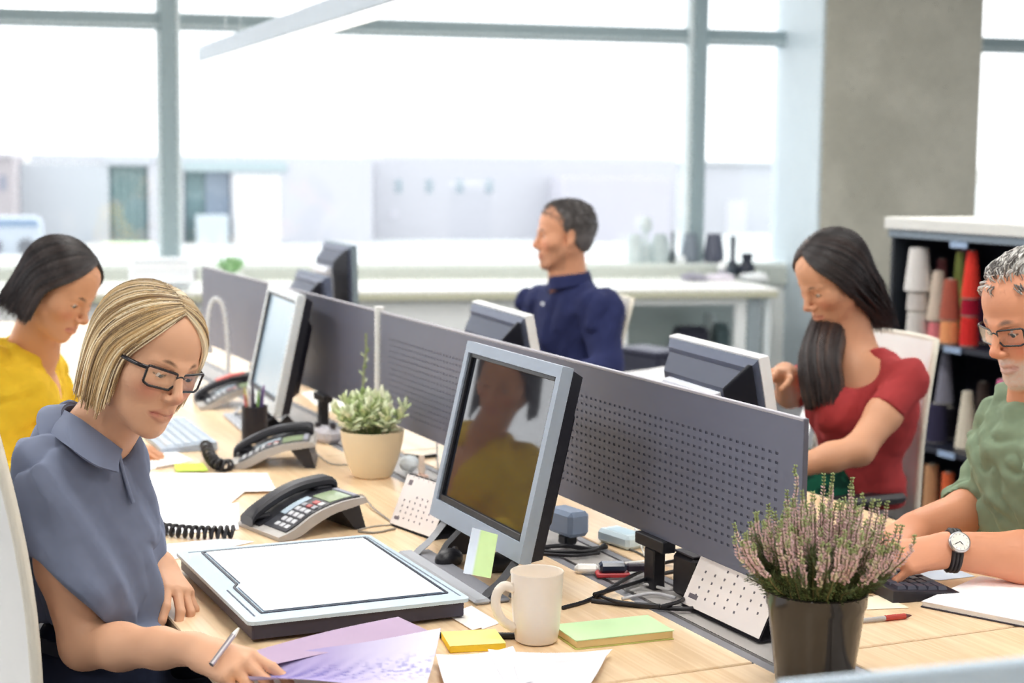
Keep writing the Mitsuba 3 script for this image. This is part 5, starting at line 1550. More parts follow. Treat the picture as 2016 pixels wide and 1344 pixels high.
def drape(hd, n, phi, start, zend, seed, env=(.0865, .107, .097), ctr=(0, -.016, .036), layer=(.965, 1.025), m=19, curl=.0, drop=-.28, wave=.0016, front=None):
    """strands that start at start(f, g), lie over the skull towards the azimuth phi (degrees from the front, + to the person's right) and then hang down to
    zend(f); f runs from 0 at phi[0] to 1 at phi[1]. Returns world paths (n, m, 3) and f."""
    g = np.random.default_rng(seed); f = np.sort(g.uniform(0, 1, n)); E = np.array(env); c = np.array(ctr); P = np.zeros((n, m, 3))
    for i in range(n):
        ph = math.radians(phi[0] + (phi[1] - phi[0]) * f[i]); ly = g.uniform(*layer)
        u0 = unit((np.array(start(f[i], g)) - c) / E); dz = drop + g.uniform(-.05, .05)
        u1 = unit([math.sin(ph), math.cos(ph), dz])
        w = math.acos(np.clip(u0 @ u1, -1, 1)); k = int(m * .62)
        for j in range(k):
            t = j / (k - 1); d = (math.sin((1 - t) * w) * u0 + math.sin(t * w) * u1) / max(math.sin(w), 1e-6)
            P[i, j] = c + E * d * (ly - .05 * (1 - t) ** 3)
        e = P[i, k - 1]; tan = P[i, k - 1] - P[i, k - 2]; ze = zend(f[i]) + g.normal(0, .009)
        for j in range(k, m):
            t = (j - k + 1) / (m - k); q = e.copy(); q[2] = e[2] + (ze - e[2]) * t
            h = tan[:2] * 1.2 * (1 - t) * t; q[:2] = e[:2] * (1 - curl * t * t) + h; P[i, j] = q
        for _ in range(5): P[i, 1:-1] = (P[i, :-2] + 2 * P[i, 1:-1] + P[i, 2:]) / 4
        ph2 = g.uniform(0, 6.28, 3)
        P[i] += wave * np.sin(np.linspace(0, 5, m)[:, None] + ph2) * np.linspace(.1, 1, m)[:, None]
    return hd.c + (P * hd.s) @ hd.A.T, f


def strands(parent, name, P, r, cols, seed, root=.75, tipw=.35, label=None, w=None):
    g = np.random.default_rng(seed); n, m, _ = P.shape; t = np.linspace(0, 1, m)
    rad = (r * g.uniform(.7, 1.25, n))[:, None] * np.interp(t, [0, .08, .7, 1], [.5, 1, 1, tipw])[None]
    cols = np.array(cols); pick = g.choice(len(cols), n, p=w); q = meshkit.fbm(np.stack([np.arange(n) * 14.0 / n * (n / 500) ** .5, np.zeros(n) + seed, np.zeros(n)], -1), 2, seed); cw = np.cumsum(w if w is not None else np.full(len(cols), 1 / len(cols))); pick = np.where(g.uniform(0, 1, n) < .6, np.minimum(np.searchsorted(cw, np.clip((q - .5) * 1.9 + .5, 0, .999)), len(cols) - 1), pick); C = cols[pick][:, None] * g.uniform(.82, 1.15, (n, 1, 1)) * np.interp(t, [0, .25, 1], [root, 1, 1.05])[None, :, None]
    mm, cc = locks(None, P, rad, C, seed)
    return part(parent, name, mm, cc, 'hair', True, label)


def tress(path, radii, n, seed, m=20, wave=.002, fill=.75):
    "strands that run along a bent lock of hair, spread over its round section: world paths"
    g = np.random.default_rng(seed); C = spline(path, 12); t = np.linspace(0, 1, len(C)); R = np.interp(t, np.linspace(0, 1, len(radii)), radii)
    d = np.gradient(C, axis=0); d /= np.linalg.norm(d, axis=1, keepdims=True); x = np.cross(d, [.9, .3, .2]); x /= np.linalg.norm(x, axis=1, keepdims=True); y = np.cross(d, x)
    P = np.zeros((n, m, 3)); tt = np.linspace(0, 1, m)
    for i in range(n):
        a = g.uniform(0, 2 * np.pi); rr = g.uniform(fill, 1.03); end = g.uniform(.86, 1.0)
        q = C + (R * rr)[:, None] * (math.cos(a) * x + math.sin(a) * y)
        for k in range(3): P[i, :, k] = np.interp(tt * end, t, q[:, k])
        P[i] += wave * np.sin(tt[:, None] * 7 + g.uniform(0, 6.28, 3)) * tt[:, None]
    return P


def neckband(parent, name, c, ax, front, r, h, col, flare=.012, gap=.25, th=.003, leaf=0.0):
    "a collar round the neck: a standing band and, with leaf > 0, a turned-down outer leaf; gap is the open angle in front"
    ax = unit(ax); front = unit(np.asarray(front, float) - ax * (np.asarray(front) @ ax)); side_ = np.cross(ax, front)

    def ring(r0, r1, h0, h1, tip):
        def fn(u, v):
            k = np.abs(u - .5) * 2; a = (u - .5) * 2 * (math.pi - gap); hh = h0 + (h1 - h0) * v - tip * v * k ** 5 - .014 * k ** 2
            d = np.cos(a)[..., None] * -front + np.sin(a)[..., None] * side_
            return c + d * (r0 + (r1 - r0) * v + .010 * k ** 2)[..., None] + ax * hh[..., None]
        return fn
    k = part(parent, name, sheet(ring(r, r + .002, 0, h, 0), 50, 6, th), col, 'cloth', True)
    if leaf: part(k, 'leaf', sheet(ring(r + .003, r + flare, h + .001, h - leaf, leaf * .35), 56, 10, th), np.asarray(col) * 1.05, 'cloth', True)
    return k

# ------------------------------------------------------------------ the blonde woman with glasses
pb = thing('person', 'blonde woman with glasses in a slate blue blouse holding violet papers', 'person')
yaw_, pit_ = math.radians(49), math.radians(18)
fw = r_ * math.sin(yaw_) * math.cos(pit_) - g_ * math.cos(yaw_) * math.cos(pit_) - z_ * math.sin(pit_)
Ab = head_axes(fw, 13)
sb = .93
eyeb = at(345, 741, Y=2.50)
hb_ = Head(Ab, eyeb - Ab @ np.array([0, .078, 0]) * sb, sb, lid=(-.36, -.01), ears=True, gaze=(-.12, -.36))
F = Field(); hb_.prims(F)
nb0 = at(168, 868, Y=2.585)
F.cone(hb_.w(0, -.020, -.055), nb0, .043, .048, .025)
F.cone(hb_.w(0, .000, -.075), at(215, 862, Y=2.57), .034, .040, .03)
chest = at(165, 985, Y=2.61)
F.ell(at(160, 1010, Y=2.63), (.075, .12, .09), .04)
shR, shL = at(100, 958, Y=2.50), at(215, 925, Y=2.82)
elR, wrR = at(166, 1270, Y=2.48), at(384, 1278, Y=2.345)
elL, wrL = at(235, 1150, Y=2.88), at(314, 1112, Y=2.70)
for sh in (shR, shL): F.cone(nb0 - z_ * .03, sh, .036, .042, .03)
F.chain([shR, shR * .5 + elR * .5 - r_ * .004, elR], [.046, .043, .0355], .02)
F.chain([elR, elR * .66 + wrR * .34, elR * .3 + wrR * .7, wrR], [.0355, .034, .0285, .0245], .02)
F.chain([shL, elL, wrL], [.045, .036, .026], .02)
dR = unit(r_ * .80 - g_ * .56 - z_ * .10)
tR, AR = hand(F, wrR + dR * .012, dR, unit(z_ * .75 - g_ * .55 + r_ * .15), -1, .95, ((.25, .3, .2), (.55, .5, .3), (.75, .65, .35), (.85, .7, .4)), thumb=(.25, .25, .15, .75), spread=.03)
dL = unit(at(352, 1160, Y=2.64) - at(314, 1106, Y=2.70))
tL, AL = hand(F, wrL, dL, unit(z_ * .75 + r_ * .55 - g_ * .2), 1, .95, ((.30, .55, .3), (.35, .6, .3), (.4, .6, .3), (.45, .6, .3)), thumb=(.2, .2, .5, .5), spread=.28)
lo = np.min([shR - .1, shL - .1, elR - .08, wrR - .25, hb_.c - .17, chest - .2], 0); hi = np.max([hb_.c + .17, wrR + .22, wrL + .2, elL + .08, shL + .1], 0)
mb = F.mesh(lo, hi, .0026)
SK = lin(214, 164, 132)
C = skin_col(mb.vertices, SK, .05, 1)
C = hb_.paint(mb.vertices, C, lin(160, 52, 56), lin(84, 58, 38), blush=lin(206, 116, 98))
part(pb, 'body', mb, C, 'skin', True)
hb_.eyes(pb, lin(66, 78, 92))
nails(pb, tL, .95, lin(120, 46, 52), (0, 1, 2, 3))
nails(pb, tR, .95, lin(214, 140, 120), (0, 1))
glasses('dark rectangular eyeglasses on the blonde woman', hb_, lin(24, 20, 26), y0=.090, z0=-.005)

# hair: a bob parted on top
GOLD = [lin(150, 120, 80), lin(196, 164, 116), lin(216, 190, 146), lin(238, 222, 190), lin(116, 88, 58)]
f = Field(); f.ell((0, -.020, .036), (.079, .098, .087), .01); f.ell((0, -.045, -.020), (.070, .058, .066), .03)
f.half((0, .035, 0), unit((0, .85, -.5)), .01); f.half((0, .0, -.066), (0, 0, -1), .01)
m = f.mesh((-.11, -.14, -.1), (.11, .12, .15), .005); m.vertices = hb_.c + (m.vertices * sb) @ Ab.T
hb = part(pb, 'hair', m, lin(150, 120, 80), 'hair', True)
def st(f, g): return (.010 + g.normal(0, .002), .064 - .13 * f ** 1.3, .118 - .012 * f)
P, f_ = drape(hb_, 1350, (70, 182), st, lambda f: -.092 + .014 * f, 1, curl=.10, env=(.089, .112, .097))
strands(hb, 'strands', P, .00145, GOLD, 1, w=[.20, .28, .25, .15, .12])
P, f_ = drape(hb_, 800, (-42, -178), st, lambda f: -.040 - .045 * min(f * 3, 1), 2, curl=.05, env=(.091, .110, .097))
strands(hb, 'strands', P, .00145, GOLD, 2, w=[.14, .26, .28, .24, .08])
def st2(f, g): return (.012 + g.normal(0, .002), .068, .113)
P, f_ = drape(hb_, 120, (62, 84), st2, lambda f: -.075, 3, curl=.05, layer=(.99, 1.03))
strands(hb, 'strands', P, .0013, GOLD, 3, w=[.1, .25, .3, .25, .1])

# blouse
BL = lin(112, 120, 142)
B = Field()
B.ell(at(152, 985, Y=2.63), (.100, .155, .15), .05)
B.ell(at(165, 1120, Y=2.63), (.080, .13, .16), .05)
for q, r in ((at(214, 1080, Y=2.57), .058), (at(250, 1052, Y=2.71), .058)): B.ell(q, (r * 1.02, r * .95, r * 1.05), .06)
B.ell(at(190, 1165, Y=2.62), (.085, .128, .085), .05)
for sh in (shR, shL): B.cone(nb0 - z_ * .022, sh + z_ * .008, .058, .060, .04)
hemc, hd1 = at(118, 1138, Y=2.42), at(205, 1196, Y=2.42) - at(45, 1050, Y=2.42)
hn = unit(np.cross(hd1, ray(125, 1112))); hn = hn if hn[2] < 0 else -hn
sa, sb_ = shR + z_ * .008, shR * .36 + elR * .64
def sleeve(p):
    ab = sb_ - sa; t = np.clip(((p - sa) @ ab) / (ab @ ab), 0, 1); e = p - sa - t[..., None] * ab
    return np.maximum(np.sqrt((e * e).sum(-1)) - (.058 + .022 * t), (p - hemc) @ hn)
B.fun(sleeve, np.minimum(sa, sb_) - .1, np.maximum(sa, sb_) + .1, .02)
B.cone(shL, shL * .4 + elL * .6, .060, .062, .03)
def folds(p):
    ax = at(250, 1130, Y=2.56) - at(110, 890, Y=2.50)
    return fold(p, None, 14, .012, 5, .05, ax) + fold(p, None, 7, .008, 8, .2, ax) + .002 * (meshkit.noise(p * 34, 2) - .5)
B.warp(folds)
B.cone(shR * .62 + elR * .38, elR, .052, .050, .010, '-')
B.cone(hb_.w(0, -.01, -.05), nb0 + z_ * .02, .047, .049, .008, '-')
B.ell(at(236, 868, Y=2.55), (.024, .026, .034), .01, '-')
B.half(at(200, 1216, Y=2.6), (0, 0, -1), .012)
B.ell(at(240, 1222, Y=2.6), (.06, .13, .012), .02)
lo = np.min([at(0, 860, Y=2.4), at(0, 1260, Y=2.5), shR - .13, shL - .12], 0); hi = np.max([at(345, 1050, Y=2.9), nb0 + .12, shL + .13], 0); lo[2] = at(200, 1236, Y=2.6)[2]
m = B.mesh(lo - .02, hi + .02, .0034)
n = meshkit.fbm(m.vertices * 60, 2, 5)[:, None]
blouse = part(pb, 'blouse', m, BL * (.94 + .12 * n), 'cloth', True)
# collar: a folded band round the neck, open in front
ax = unit(hb_.w(0, -.02, -.06) - nb0); cx = unit(np.cross(ax, unit(nb0 - at(150, 900, Y=2.4)) if 0 else np.array([0., 1, 0]))); cy = np.cross(ax, cx)
front = unit(np.array([1.0, -.25, 0]) - ax * (np.array([1.0, -.25, 0]) @ ax)); sidev = np.cross(ax, front)
def collar(r0, r1, h0, h1, spread, tip):
    def fn(u, v):
        a = (u - .5) * 2 * spread; k = np.abs(u - .5) * 2
        rr = r0 + (r1 - r0) * v + .028 * v * k ** 3; hh = h0 + (h1 - h0) * v - tip * v * k ** 4 - .030 * k ** 2
        back = -front
        d = np.cos(a)[..., None] * back + np.sin(a)[..., None] * sidev
        return nb0 + ax * .012 + d * (rr * (1 + .12 * k ** 2))[..., None] + ax * hh[..., None]
    return fn
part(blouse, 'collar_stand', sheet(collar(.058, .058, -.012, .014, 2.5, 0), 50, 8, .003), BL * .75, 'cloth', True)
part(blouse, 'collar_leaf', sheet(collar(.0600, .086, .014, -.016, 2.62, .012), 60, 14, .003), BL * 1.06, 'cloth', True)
def leaf_front(u, v):
    a = spline([at(112, 800, Y=2.63), at(146, 818, Y=2.525), at(194, 852, Y=2.512), at(240, 886, Y=2.535)], 20)
    b = spline([at(84, 838, Y=2.58), at(128, 874, Y=2.462), at(184, 914, Y=2.452), at(232, 930, Y=2.485)], 20)
    i = np.clip((u * (len(a) - 1)).round().astype(int), 0, len(a) - 1); v = v[..., None]
    return a[i] * (1 - v) + b[i] * v - g_ * .010 * np.sin(np.pi * v)
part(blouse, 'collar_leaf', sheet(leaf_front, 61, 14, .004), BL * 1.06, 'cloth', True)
pl0 = [at(232, 884, Y=2.545), at(243, 930, Y=2.535), at(262, 990, Y=2.53)]
pm = tube(spline(pl0, 12), .006, 6, flat=.5); t = np.arange(len(pm.vertices))
part(blouse, 'placket', pm, BL * 1.1, 'cloth', True)
# skirt, lap and legs under the desk
NV = lin(38, 44, 64)
K = Field(); hip = np.array([.44, 2.66, .555])
K.ell(hip, (.135, .185, .12), .04); K.ell((.47, 2.66, .66), (.105, .145, .085), .05)
for y in (2.57, 2.76): K.cone((.50, y, .545), (.86, y - .01, .565), .085, .068, .04)
K.warp(lambda p: fold(p, None, 14, .005, 4, .2, (1, 0, .1)))
K.half((.5, 2.6, .735), (0, 0, 1), .01)
part(pb, 'skirt', K.mesh((.27, 2.42, .42), (.97, 2.9, .77), .007), NV, 'cloth', True)
part(pb, 'belt', placed(sheet(lambda u, v: np.stack([.468 + .108 * np.cos(u * 6.283), 2.66 + .148 * np.sin(u * 6.283), .700 + .022 * v], -1), 60, 3, .004), np.eye(4)), lin(24, 28, 44), 'satin', True)
G = Field()
for y in (2.57, 2.76):
    G.cone((.87, y - .01, .54), (.80, y, .10), .055, .036, .02); G.cone((.80, y, .065), (.93, y, .045), .038, .028, .02)
G.half((0, 0, .004), (0, 0, -1), .003)
part(pb, 'legs', G.mesh((.70, 2.48, -.01), (1.0, 2.85, .62), .008), lin(44, 44, 56), 'cloth', True)
sp = thing('pen', 'silver pen in the right hand of the blonde woman', 'pen')
a, b = at(416, 1308, Y=2.275), at(470, 1236, Y=2.325)
part(sp, 'barrel', tube([a, a + (b - a) * .8], .0042, 10), lin(190, 186, 190), 'metal')
part(sp, 'tip', tube([a + (b - a) * .801, b], [.0042, .0015], 10), lin(230, 230, 226), 'satin')

# ------------------------------------------------------------------ the woman in yellow
py = thing('person', 'dark haired woman in a mustard yellow sweater bending over her desk at the left edge', 'person')
fw = unit(r_ * .80 - g_ * .30 - z_ * .52)
Ay = head_axes(fw, 3); sy = .95
eyy = at(158, 602, Y=3.86)
hy = Head(Ay, eyy - Ay @ np.array([.012, .078, 0]) * sy, sy, lid=(-.36, -.05), ears=False, gaze=(0, -.3))
F = Field(); hy.prims(F)
ny = at(52, 690, Y=3.98)
F.cone(hy.w(0, -.02, -.055), ny, .045, .05, .025)
F.cone(hy.w(0, .0, -.07), at(85, 695, Y=3.95), .036, .04, .02)
syR, syL = at(-32, 745, Y=3.86), at(78, 735, Y=4.22)
eyR, wyR = at(-5, 960, Y=3.72), at(150, 918, Y=3.62)
eyL, wyL = at(170, 872, Y=4.30), at(240, 884, Y=4.10)
F.ell((ny + syR * .2 + syL * .2) / 1.4 - z_ * .1, (.09, .14, .12), .04)
for sh in (syR, syL): F.cone(ny - z_ * .03, sh, .036, .042, .03)
F.chain([syL, eyL, wyL], [.042, .035, .026], .02)
dY = unit(at(300, 894, Y=4.03) - wyL)
hand(F, wyL + dY * .012, dY, unit(z_ * .9 - g_ * .3), 1, .95, ((.25, .4, .3), (.3, .4, .3), (.35, .45, .3), (.4, .5, .3)), spread=.1)
lo = np.min([hy.c - .16, syR - .1, wyR - .1, wyL - .12], 0); hi = np.max([hy.c + .16, syL + .1, eyL + .08, wyL + [.24, .1, .1]], 0)
m = F.mesh(lo, hi, .0036)
C = skin_col(m.vertices, lin(202, 146, 110), .05, 2); C = hy.paint(m.vertices, C, lin(170, 84, 84), lin(36, 26, 24), blush=lin(190, 106, 80))
part(py, 'body', m, C, 'skin', True); hy.eyes(py, lin(40, 28, 24))
DK = [lin(34, 27, 28), lin(48, 38, 38), lin(62, 50, 48), lin(26, 20, 22)]
f = Field(); f.ell((0, -.020, .036), (.079, .098, .087), .01); f.ell((0, -.045, -.020), (.072, .060, .070), .03)
f.half((0, .040, 0), unit((0, .85, -.5)), .01); f.half((0, .0, -.07), (0, 0, -1), .01)
m = f.mesh((-.11, -.14, -.1), (.11, .12, .15), .006); m.vertices = hy.c + (m.vertices * sy) @ Ay.T
hh = part(py, 'hair', m, lin(40, 32, 32), 'hair', True)
def sty(f, g): return (-.012 + g.normal(0, .002), .062 - .12 * f ** 1.3, .119 - .012 * f)
P, _ = drape(hy, 900, (72, 182), sty, lambda f: -.085 - .01 * f, 11, curl=-.06, env=(.090, .110, .097), wave=.001)
strands(hh, 'strands', P, .0018, DK, 11)
P, _ = drape(hy, 700, (-58, -178), sty, lambda f: -.135 + .03 * f, 12, curl=-.04, env=(.092, .110, .097), wave=.001)
strands(hh, 'strands', P, .0018, DK, 12)
YL = lin(214, 176, 46)
B = Field()
tc = at(10, 850, Y=3.98)
B.ell(tc + [0, 0, .06], (.115, .17, .16), .05); B.ell(tc + [-.04, 0, -.1], (.12, .165, .14), .06)
B.ell(at(58, 800, Y=3.86), (.065, .06, .075), .06); B.ell(at(80, 790, Y=4.05), (.065, .06, .075), .06)
for sh in (syR, syL): B.cone(ny - z_ * .03, sh, .058, .062, .04)
B.chain([syR, eyR], [.064, .052], .03); B.chain([eyR, wyR], [.05, .036], .02)
B.chain([syL, eyL, eyL * .55 + wyL * .45], [.06, .05, .042], .025)
B.warp(lambda p: fold(p, None, 14, .009, 21, .12, (.3, -.1, -1)) + fold(p, None, 20, .004, 22, .12, (1, .3, .3)))
B.cone(hy.w(0, -.01, -.05), ny + z_ * .004, .047, .053, .01, '-')
lo = np.min([tc - [.2, .22, .26], syR - .12, wyR - .06, eyR - .08], 0); hi = np.max([tc + .24, syL + .12, eyL + .1, wyR + .06], 0)
B.half((0, 0, lo[2] + .03), (0, 0, -1), .01)
m = B.mesh(lo, hi, .0052)
n = meshkit.fbm(m.vertices * 50, 2, 9)[:, None]
sw = part(py, 'sweater', m, YL * (.92 + .16 * n), 'cloth', True)
F = Field(); dY2 = unit(at(185, 905, Y=3.6) - wyR)
hand(F, wyR, dY2, unit(z_), -1, .93, ((.3, .4, .3),) * 4)
F.cone(wyR - dY2 * .06, wyR, .028, .026, .01)
K = Field(); hipy = np.array([.30, 4.05, .56])
K.ell(hipy, (.14, .18, .12), .04); K.ell((.36, 4.05, .70), (.11, .15, .10), .05)
for y in (3.96, 4.14): K.cone((.36, y, .545), (.80, y, .565), .085, .066, .04); K.cone((.80, y, .55), (.72, y, .08), .062, .045, .03); K.cone((.72, y, .06), (.86, y, .04), .042, .03, .02)
K.half((0, 0, .004), (0, 0, -1), .003)
part(py, 'trousers', K.mesh((.1, 3.8, -.01), (.95, 4.3, .84), .01), lin(52, 56, 70), 'cloth', True)

# ------------------------------------------------------------------ the woman in the red top
pr_ = thing('person', 'woman with long dark hair in a red short sleeved top, looking down behind the divider', 'person')
fw = unit(-r_ * .80 - g_ * .36 - z_ * .50)
Ar = head_axes(fw, 4); sr = .95
eyr = at(1594, 578, Y=4.08)
hr = Head(Ar, eyr - Ar @ np.array([0, .078, 0]) * sr, sr, lid=(-.36, -.12), ears=False, gaze=(0, -.4))
F = Field(); hr.prims(F)
nr = at(1692, 700, Y=4.16)
F.cone(hr.w(0, -.02, -.055), nr, .044, .05, .025); F.cone(hr.w(0, .0, -.07), at(1668, 700, Y=4.13), .036, .045, .02)
srL, srR = at(1788, 748, Y=3.98), at(1610, 735, Y=4.36)
erL, wrL_ = at(1690, 886, Y=3.86), at(1560, 920, Y=3.84)
erR, wrR_ = at(1560, 790, Y=4.3), at(1505, 720, Y=4.02)
F.ell(at(1690, 768, Y=4.13), (.078, .125, .10), .05)
for sh in (srL, srR): F.cone(nr - z_ * .035, sh, .040, .044, .03)
F.chain([srL, srL * .5 + erL * .5, erL], [.046, .042, .036], .02)
F.chain([erL, erL * .6 + wrL_ * .4, wrL_], [.036, .034, .026], .02)
F.chain([srR, at(1555, 775, Y=4.34)], [.044, .036], .02); F.chain([at(1555, 775, Y=4.34), at(1545, 735, Y=4.15)], [.036, .03], .02)
wq = at(1545, 735, Y=4.15); dq = unit(np.array([-.75, -.35, .05])); hand(F, wq, dq, unit(z_ + .3 * g_), -1, .93, ((.3, .5, .3),) * 4)
dq2 = unit(wrL_ - erL); hand(F, wrL_ + dq2 * .01, dq2, unit(z_ * .8 - g_ * .4), 1, .95, ((.3, .4, .3),) * 4, spread=.08)
lo = np.min([hr.c - .17, wrL_ - .26, wq - .24, srL - .1, nr - .25], 0); hi = np.max([hr.c + .17, srL + .1, srR + .1, erL + .08, nr + .15, at(1555, 775, Y=4.34) + .08], 0)
m = F.mesh(lo, hi, .0036)
C = skin_col(m.vertices, lin(206, 152, 120), .05, 5); C = hr.paint(m.vertices, C, lin(180, 92, 88), lin(46, 32, 28), blush=lin(206, 126, 104))
part(pr_, 'body', m, C, 'skin', True); hr.eyes(pr_, lin(48, 32, 26))
f = Field(); f.ell((0, -.020, .036), (.079, .098, .087), .01); f.ell((0, -.050, -.030), (.072, .060, .085), .03)
f.half((0, .040, 0), unit((0, .85, -.5)), .01)
m = f.mesh((-.11, -.14, -.14), (.11, .12, .15), .006); m.vertices = hr.c + (m.vertices * sr) @ Ar.T
hh = part(pr_, 'hair', m, lin(34, 27, 28), 'hair', True)
RD = [lin(30, 24, 26), lin(44, 34, 34), lin(56, 42, 40), lin(24, 19, 22)]
def str_(f, g): return (.004 + g.normal(0, .002), .062 - .125 * f ** 1.3, .119 - .012 * f)


def hang(hd, P, k0, target, spread, seed, hold=.9):
    "lets the lower part of the strands hang straight down in the place, gathered round a point"
    g = np.random.default_rng(seed); n, m, _ = P.shape
    for i in range(n):
        e = P[i, k0].copy(); tg = np.array(target) + g.normal(0, 1, 3) * spread
        for j in range(k0, m):
            t = (j - k0) / (m - 1 - k0); mid = e * (1 - t) + tg * t; mid[2] = e[2] + (tg[2] - e[2]) * t
            bow = math.sin(math.pi * t) * .02
            P[i, j] = mid + bow * unit(e - hd.c) * np.array([1, 1, 0])
        for _ in range(6): P[i, 1:-1] = (P[i, :-2] + 2 * P[i, 1:-1] + P[i, 2:]) / 4
    return P


# her right side and the far lock fall forward over the chest; the near side is swept behind the shoulder
P, _ = drape(hr, 1000, (62, 175), str_, lambda f: -.105, 31, env=(.088, .108, .097), wave=.0008, m=26)
strands(hh, 'strands', P, .0021, RD + [lin(74, 52, 44)], 31, tipw=.6, w=[.28, .22, .18, .12, .2])
P, _ = drape(hr, 900, (-66, -178), str_, lambda f: -.12, 33, env=(.092, .110, .097), wave=.0008, m=24)
P = hang(hr, P, 15, at(1716, 640, Y=4.22), (.016, .032, .006), 34)
strands(hh, 'strands', P, .0021, RD, 33)
f = Field(); lk = [hr.w(.045, -.02, -.03), hr.w(.045, .0, -.10), at(1614, 705, Y=4.06), at(1618, 760, Y=4.03), at(1622, 806, Y=4.01)]
f.chain(lk[:4], [.036, .042, .046, .040], .02)
mm = f.mesh(np.min(lk, 0) - .07, np.max(lk, 0) + .07, .006)
part(hh, 'fallen_lock', mm, lin(40, 31, 31), 'hair', True)
strands(hh, 'lock_strands', tress(lk, [.034, .044, .052, .052, .042], 800, 36), .0021, RD + [lin(84, 60, 50)], 37, tipw=.5, w=[.26, .22, .20, .12, .2])
RE = lin(160, 58, 60)
B = Field()
B.ell(at(1712, 800, Y=4.14), (.105, .155, .15), .05); B.ell(at(1692, 890, Y=4.13), (.080, .125, .15), .05)
B.ell(at(1652, 815, Y=4.03), (.058, .062, .062), .08); B.ell(at(1640, 800, Y=4.20), (.058, .060, .062), .08)
B.ell(at(1700, 960, Y=4.14), (.088, .14, .10), .04)
for sh in (srL, srR): B.cone(nr - z_ * .05, sh, .050, .052, .04)
dn = unit(erL - srL); cutL = srL + dn * .112
B.fun(lambda p: np.maximum(np.sqrt((((p - srL) - np.clip((p - srL) @ dn, 0, .2)[..., None] * dn) ** 2).sum(-1)) - .049, (p - cutL) @ dn), srL - .2, srL + .2, .015)
B.fun(lambda p: np.maximum(np.sqrt((((p - srR) - np.clip((p - srR) @ unit(at(1555, 775, Y=4.34) - srR), 0, .2)[..., None] * unit(at(1555, 775, Y=4.34) - srR)) ** 2).sum(-1)) - .050, (p - srR) @ unit(at(1555, 775, Y=4.34) - srR) - .10), srR - .2, srR + .2, .015)
B.warp(lambda p: fold(p, None, 14, .005, 41, .12, (-.5, .2, -1)) + fold(p, None, 18, .0025, 42, .12, (1, .6, .2)))
B.cone(nr + z_ * .05, nr + z_ * .005, .058, .062, .01, '-')
B.ell(at(1672, 722, Y=4.06), (.070, .080, .048), .02, '-')
B.half(at(1700, 985, Y=4.14), (0, 0, -1), .01)
lo = np.min([at(1600, 990, Y=4.0), srL - .12, srR - .12, at(1800, 990, Y=4.0)], 0) - .06; hi = np.max([srL + .12, srR + .12, nr + .1, at(1760, 800, Y=4.3)], 0) + .06
m = B.mesh(lo, hi, .005); n = meshkit.fbm(m.vertices * 50, 2, 7)[:, None]
part(pr_, 'top', m, RE * (.92 + .16 * n), 'cloth', True)
K = Field()
K.ell((2.46, 3.46, .55), (.14, .18, .12), .04); K.ell((2.44, 3.46, .66), (.11, .15, .09), .05)
for y in (3.36, 3.54): K.cone((2.40, y, .55), (1.98, y - .05, .575), .085, .068, .04); K.cone((1.98, y - .05, .55), (2.05, y - .05, .08), .06, .042, .03); K.cone((2.05, y - .05, .06), (1.92, y - .05, .04), .042, .03, .02)
K.half((0, 0, .004), (0, 0, -1), .003)
m = K.mesh((1.8, 3.1, -.01), (2.65, 3.75, .80), .009)
n = (meshkit.fbm(m.vertices * 26, 2, 3)[:, None] > .52)
part(pr_, 'skirt', m, np.where(n, lin(24, 86, 66), lin(14, 52, 42)), 'cloth', True)

# ------------------------------------------------------------------ the man in navy
pn_ = thing('person', 'grey haired man in a navy shirt sitting upright in profile before the windows', 'person')
fw = unit(-r_ * .985 - g_ * .16 - z_ * .03)
An = head_axes(fw, 0); sn_ = 1.02
eyn = at(1066, 466, Y=5.80)
hn_ = Head(An, eyn - An @ np.array([-.02, .082, 0]) * sn_, sn_, male=True, lid=(-.34, .16), gaze=(0, -.1))
F = Field(); hn_.prims(F)
nn = at(1124, 556, Y=5.84)
F.cone(hn_.w(0, -.022, -.05), nn, .052, .06, .03); F.cone(hn_.w(0, .0, -.07), at(1105, 560, Y=5.84), .045, .05, .02)
F.ell(nn - z_ * .13, (.065, .10, .09), .04)
m = F.mesh(np.minimum(hn_.c - .17, nn - .3), np.maximum(hn_.c + .18, nn + .2), .004)
C = skin_col(m.vertices, lin(206, 148, 116), .05, 8); C = hn_.paint(m.vertices, C, lin(176, 104, 92), lin(56, 48, 44), blush=lin(206, 124, 100), stubble=(lin(120, 92, 78), .35))
part(pn_, 'body', m, C, 'skin', True); hn_.eyes(pn_, lin(60, 56, 52))


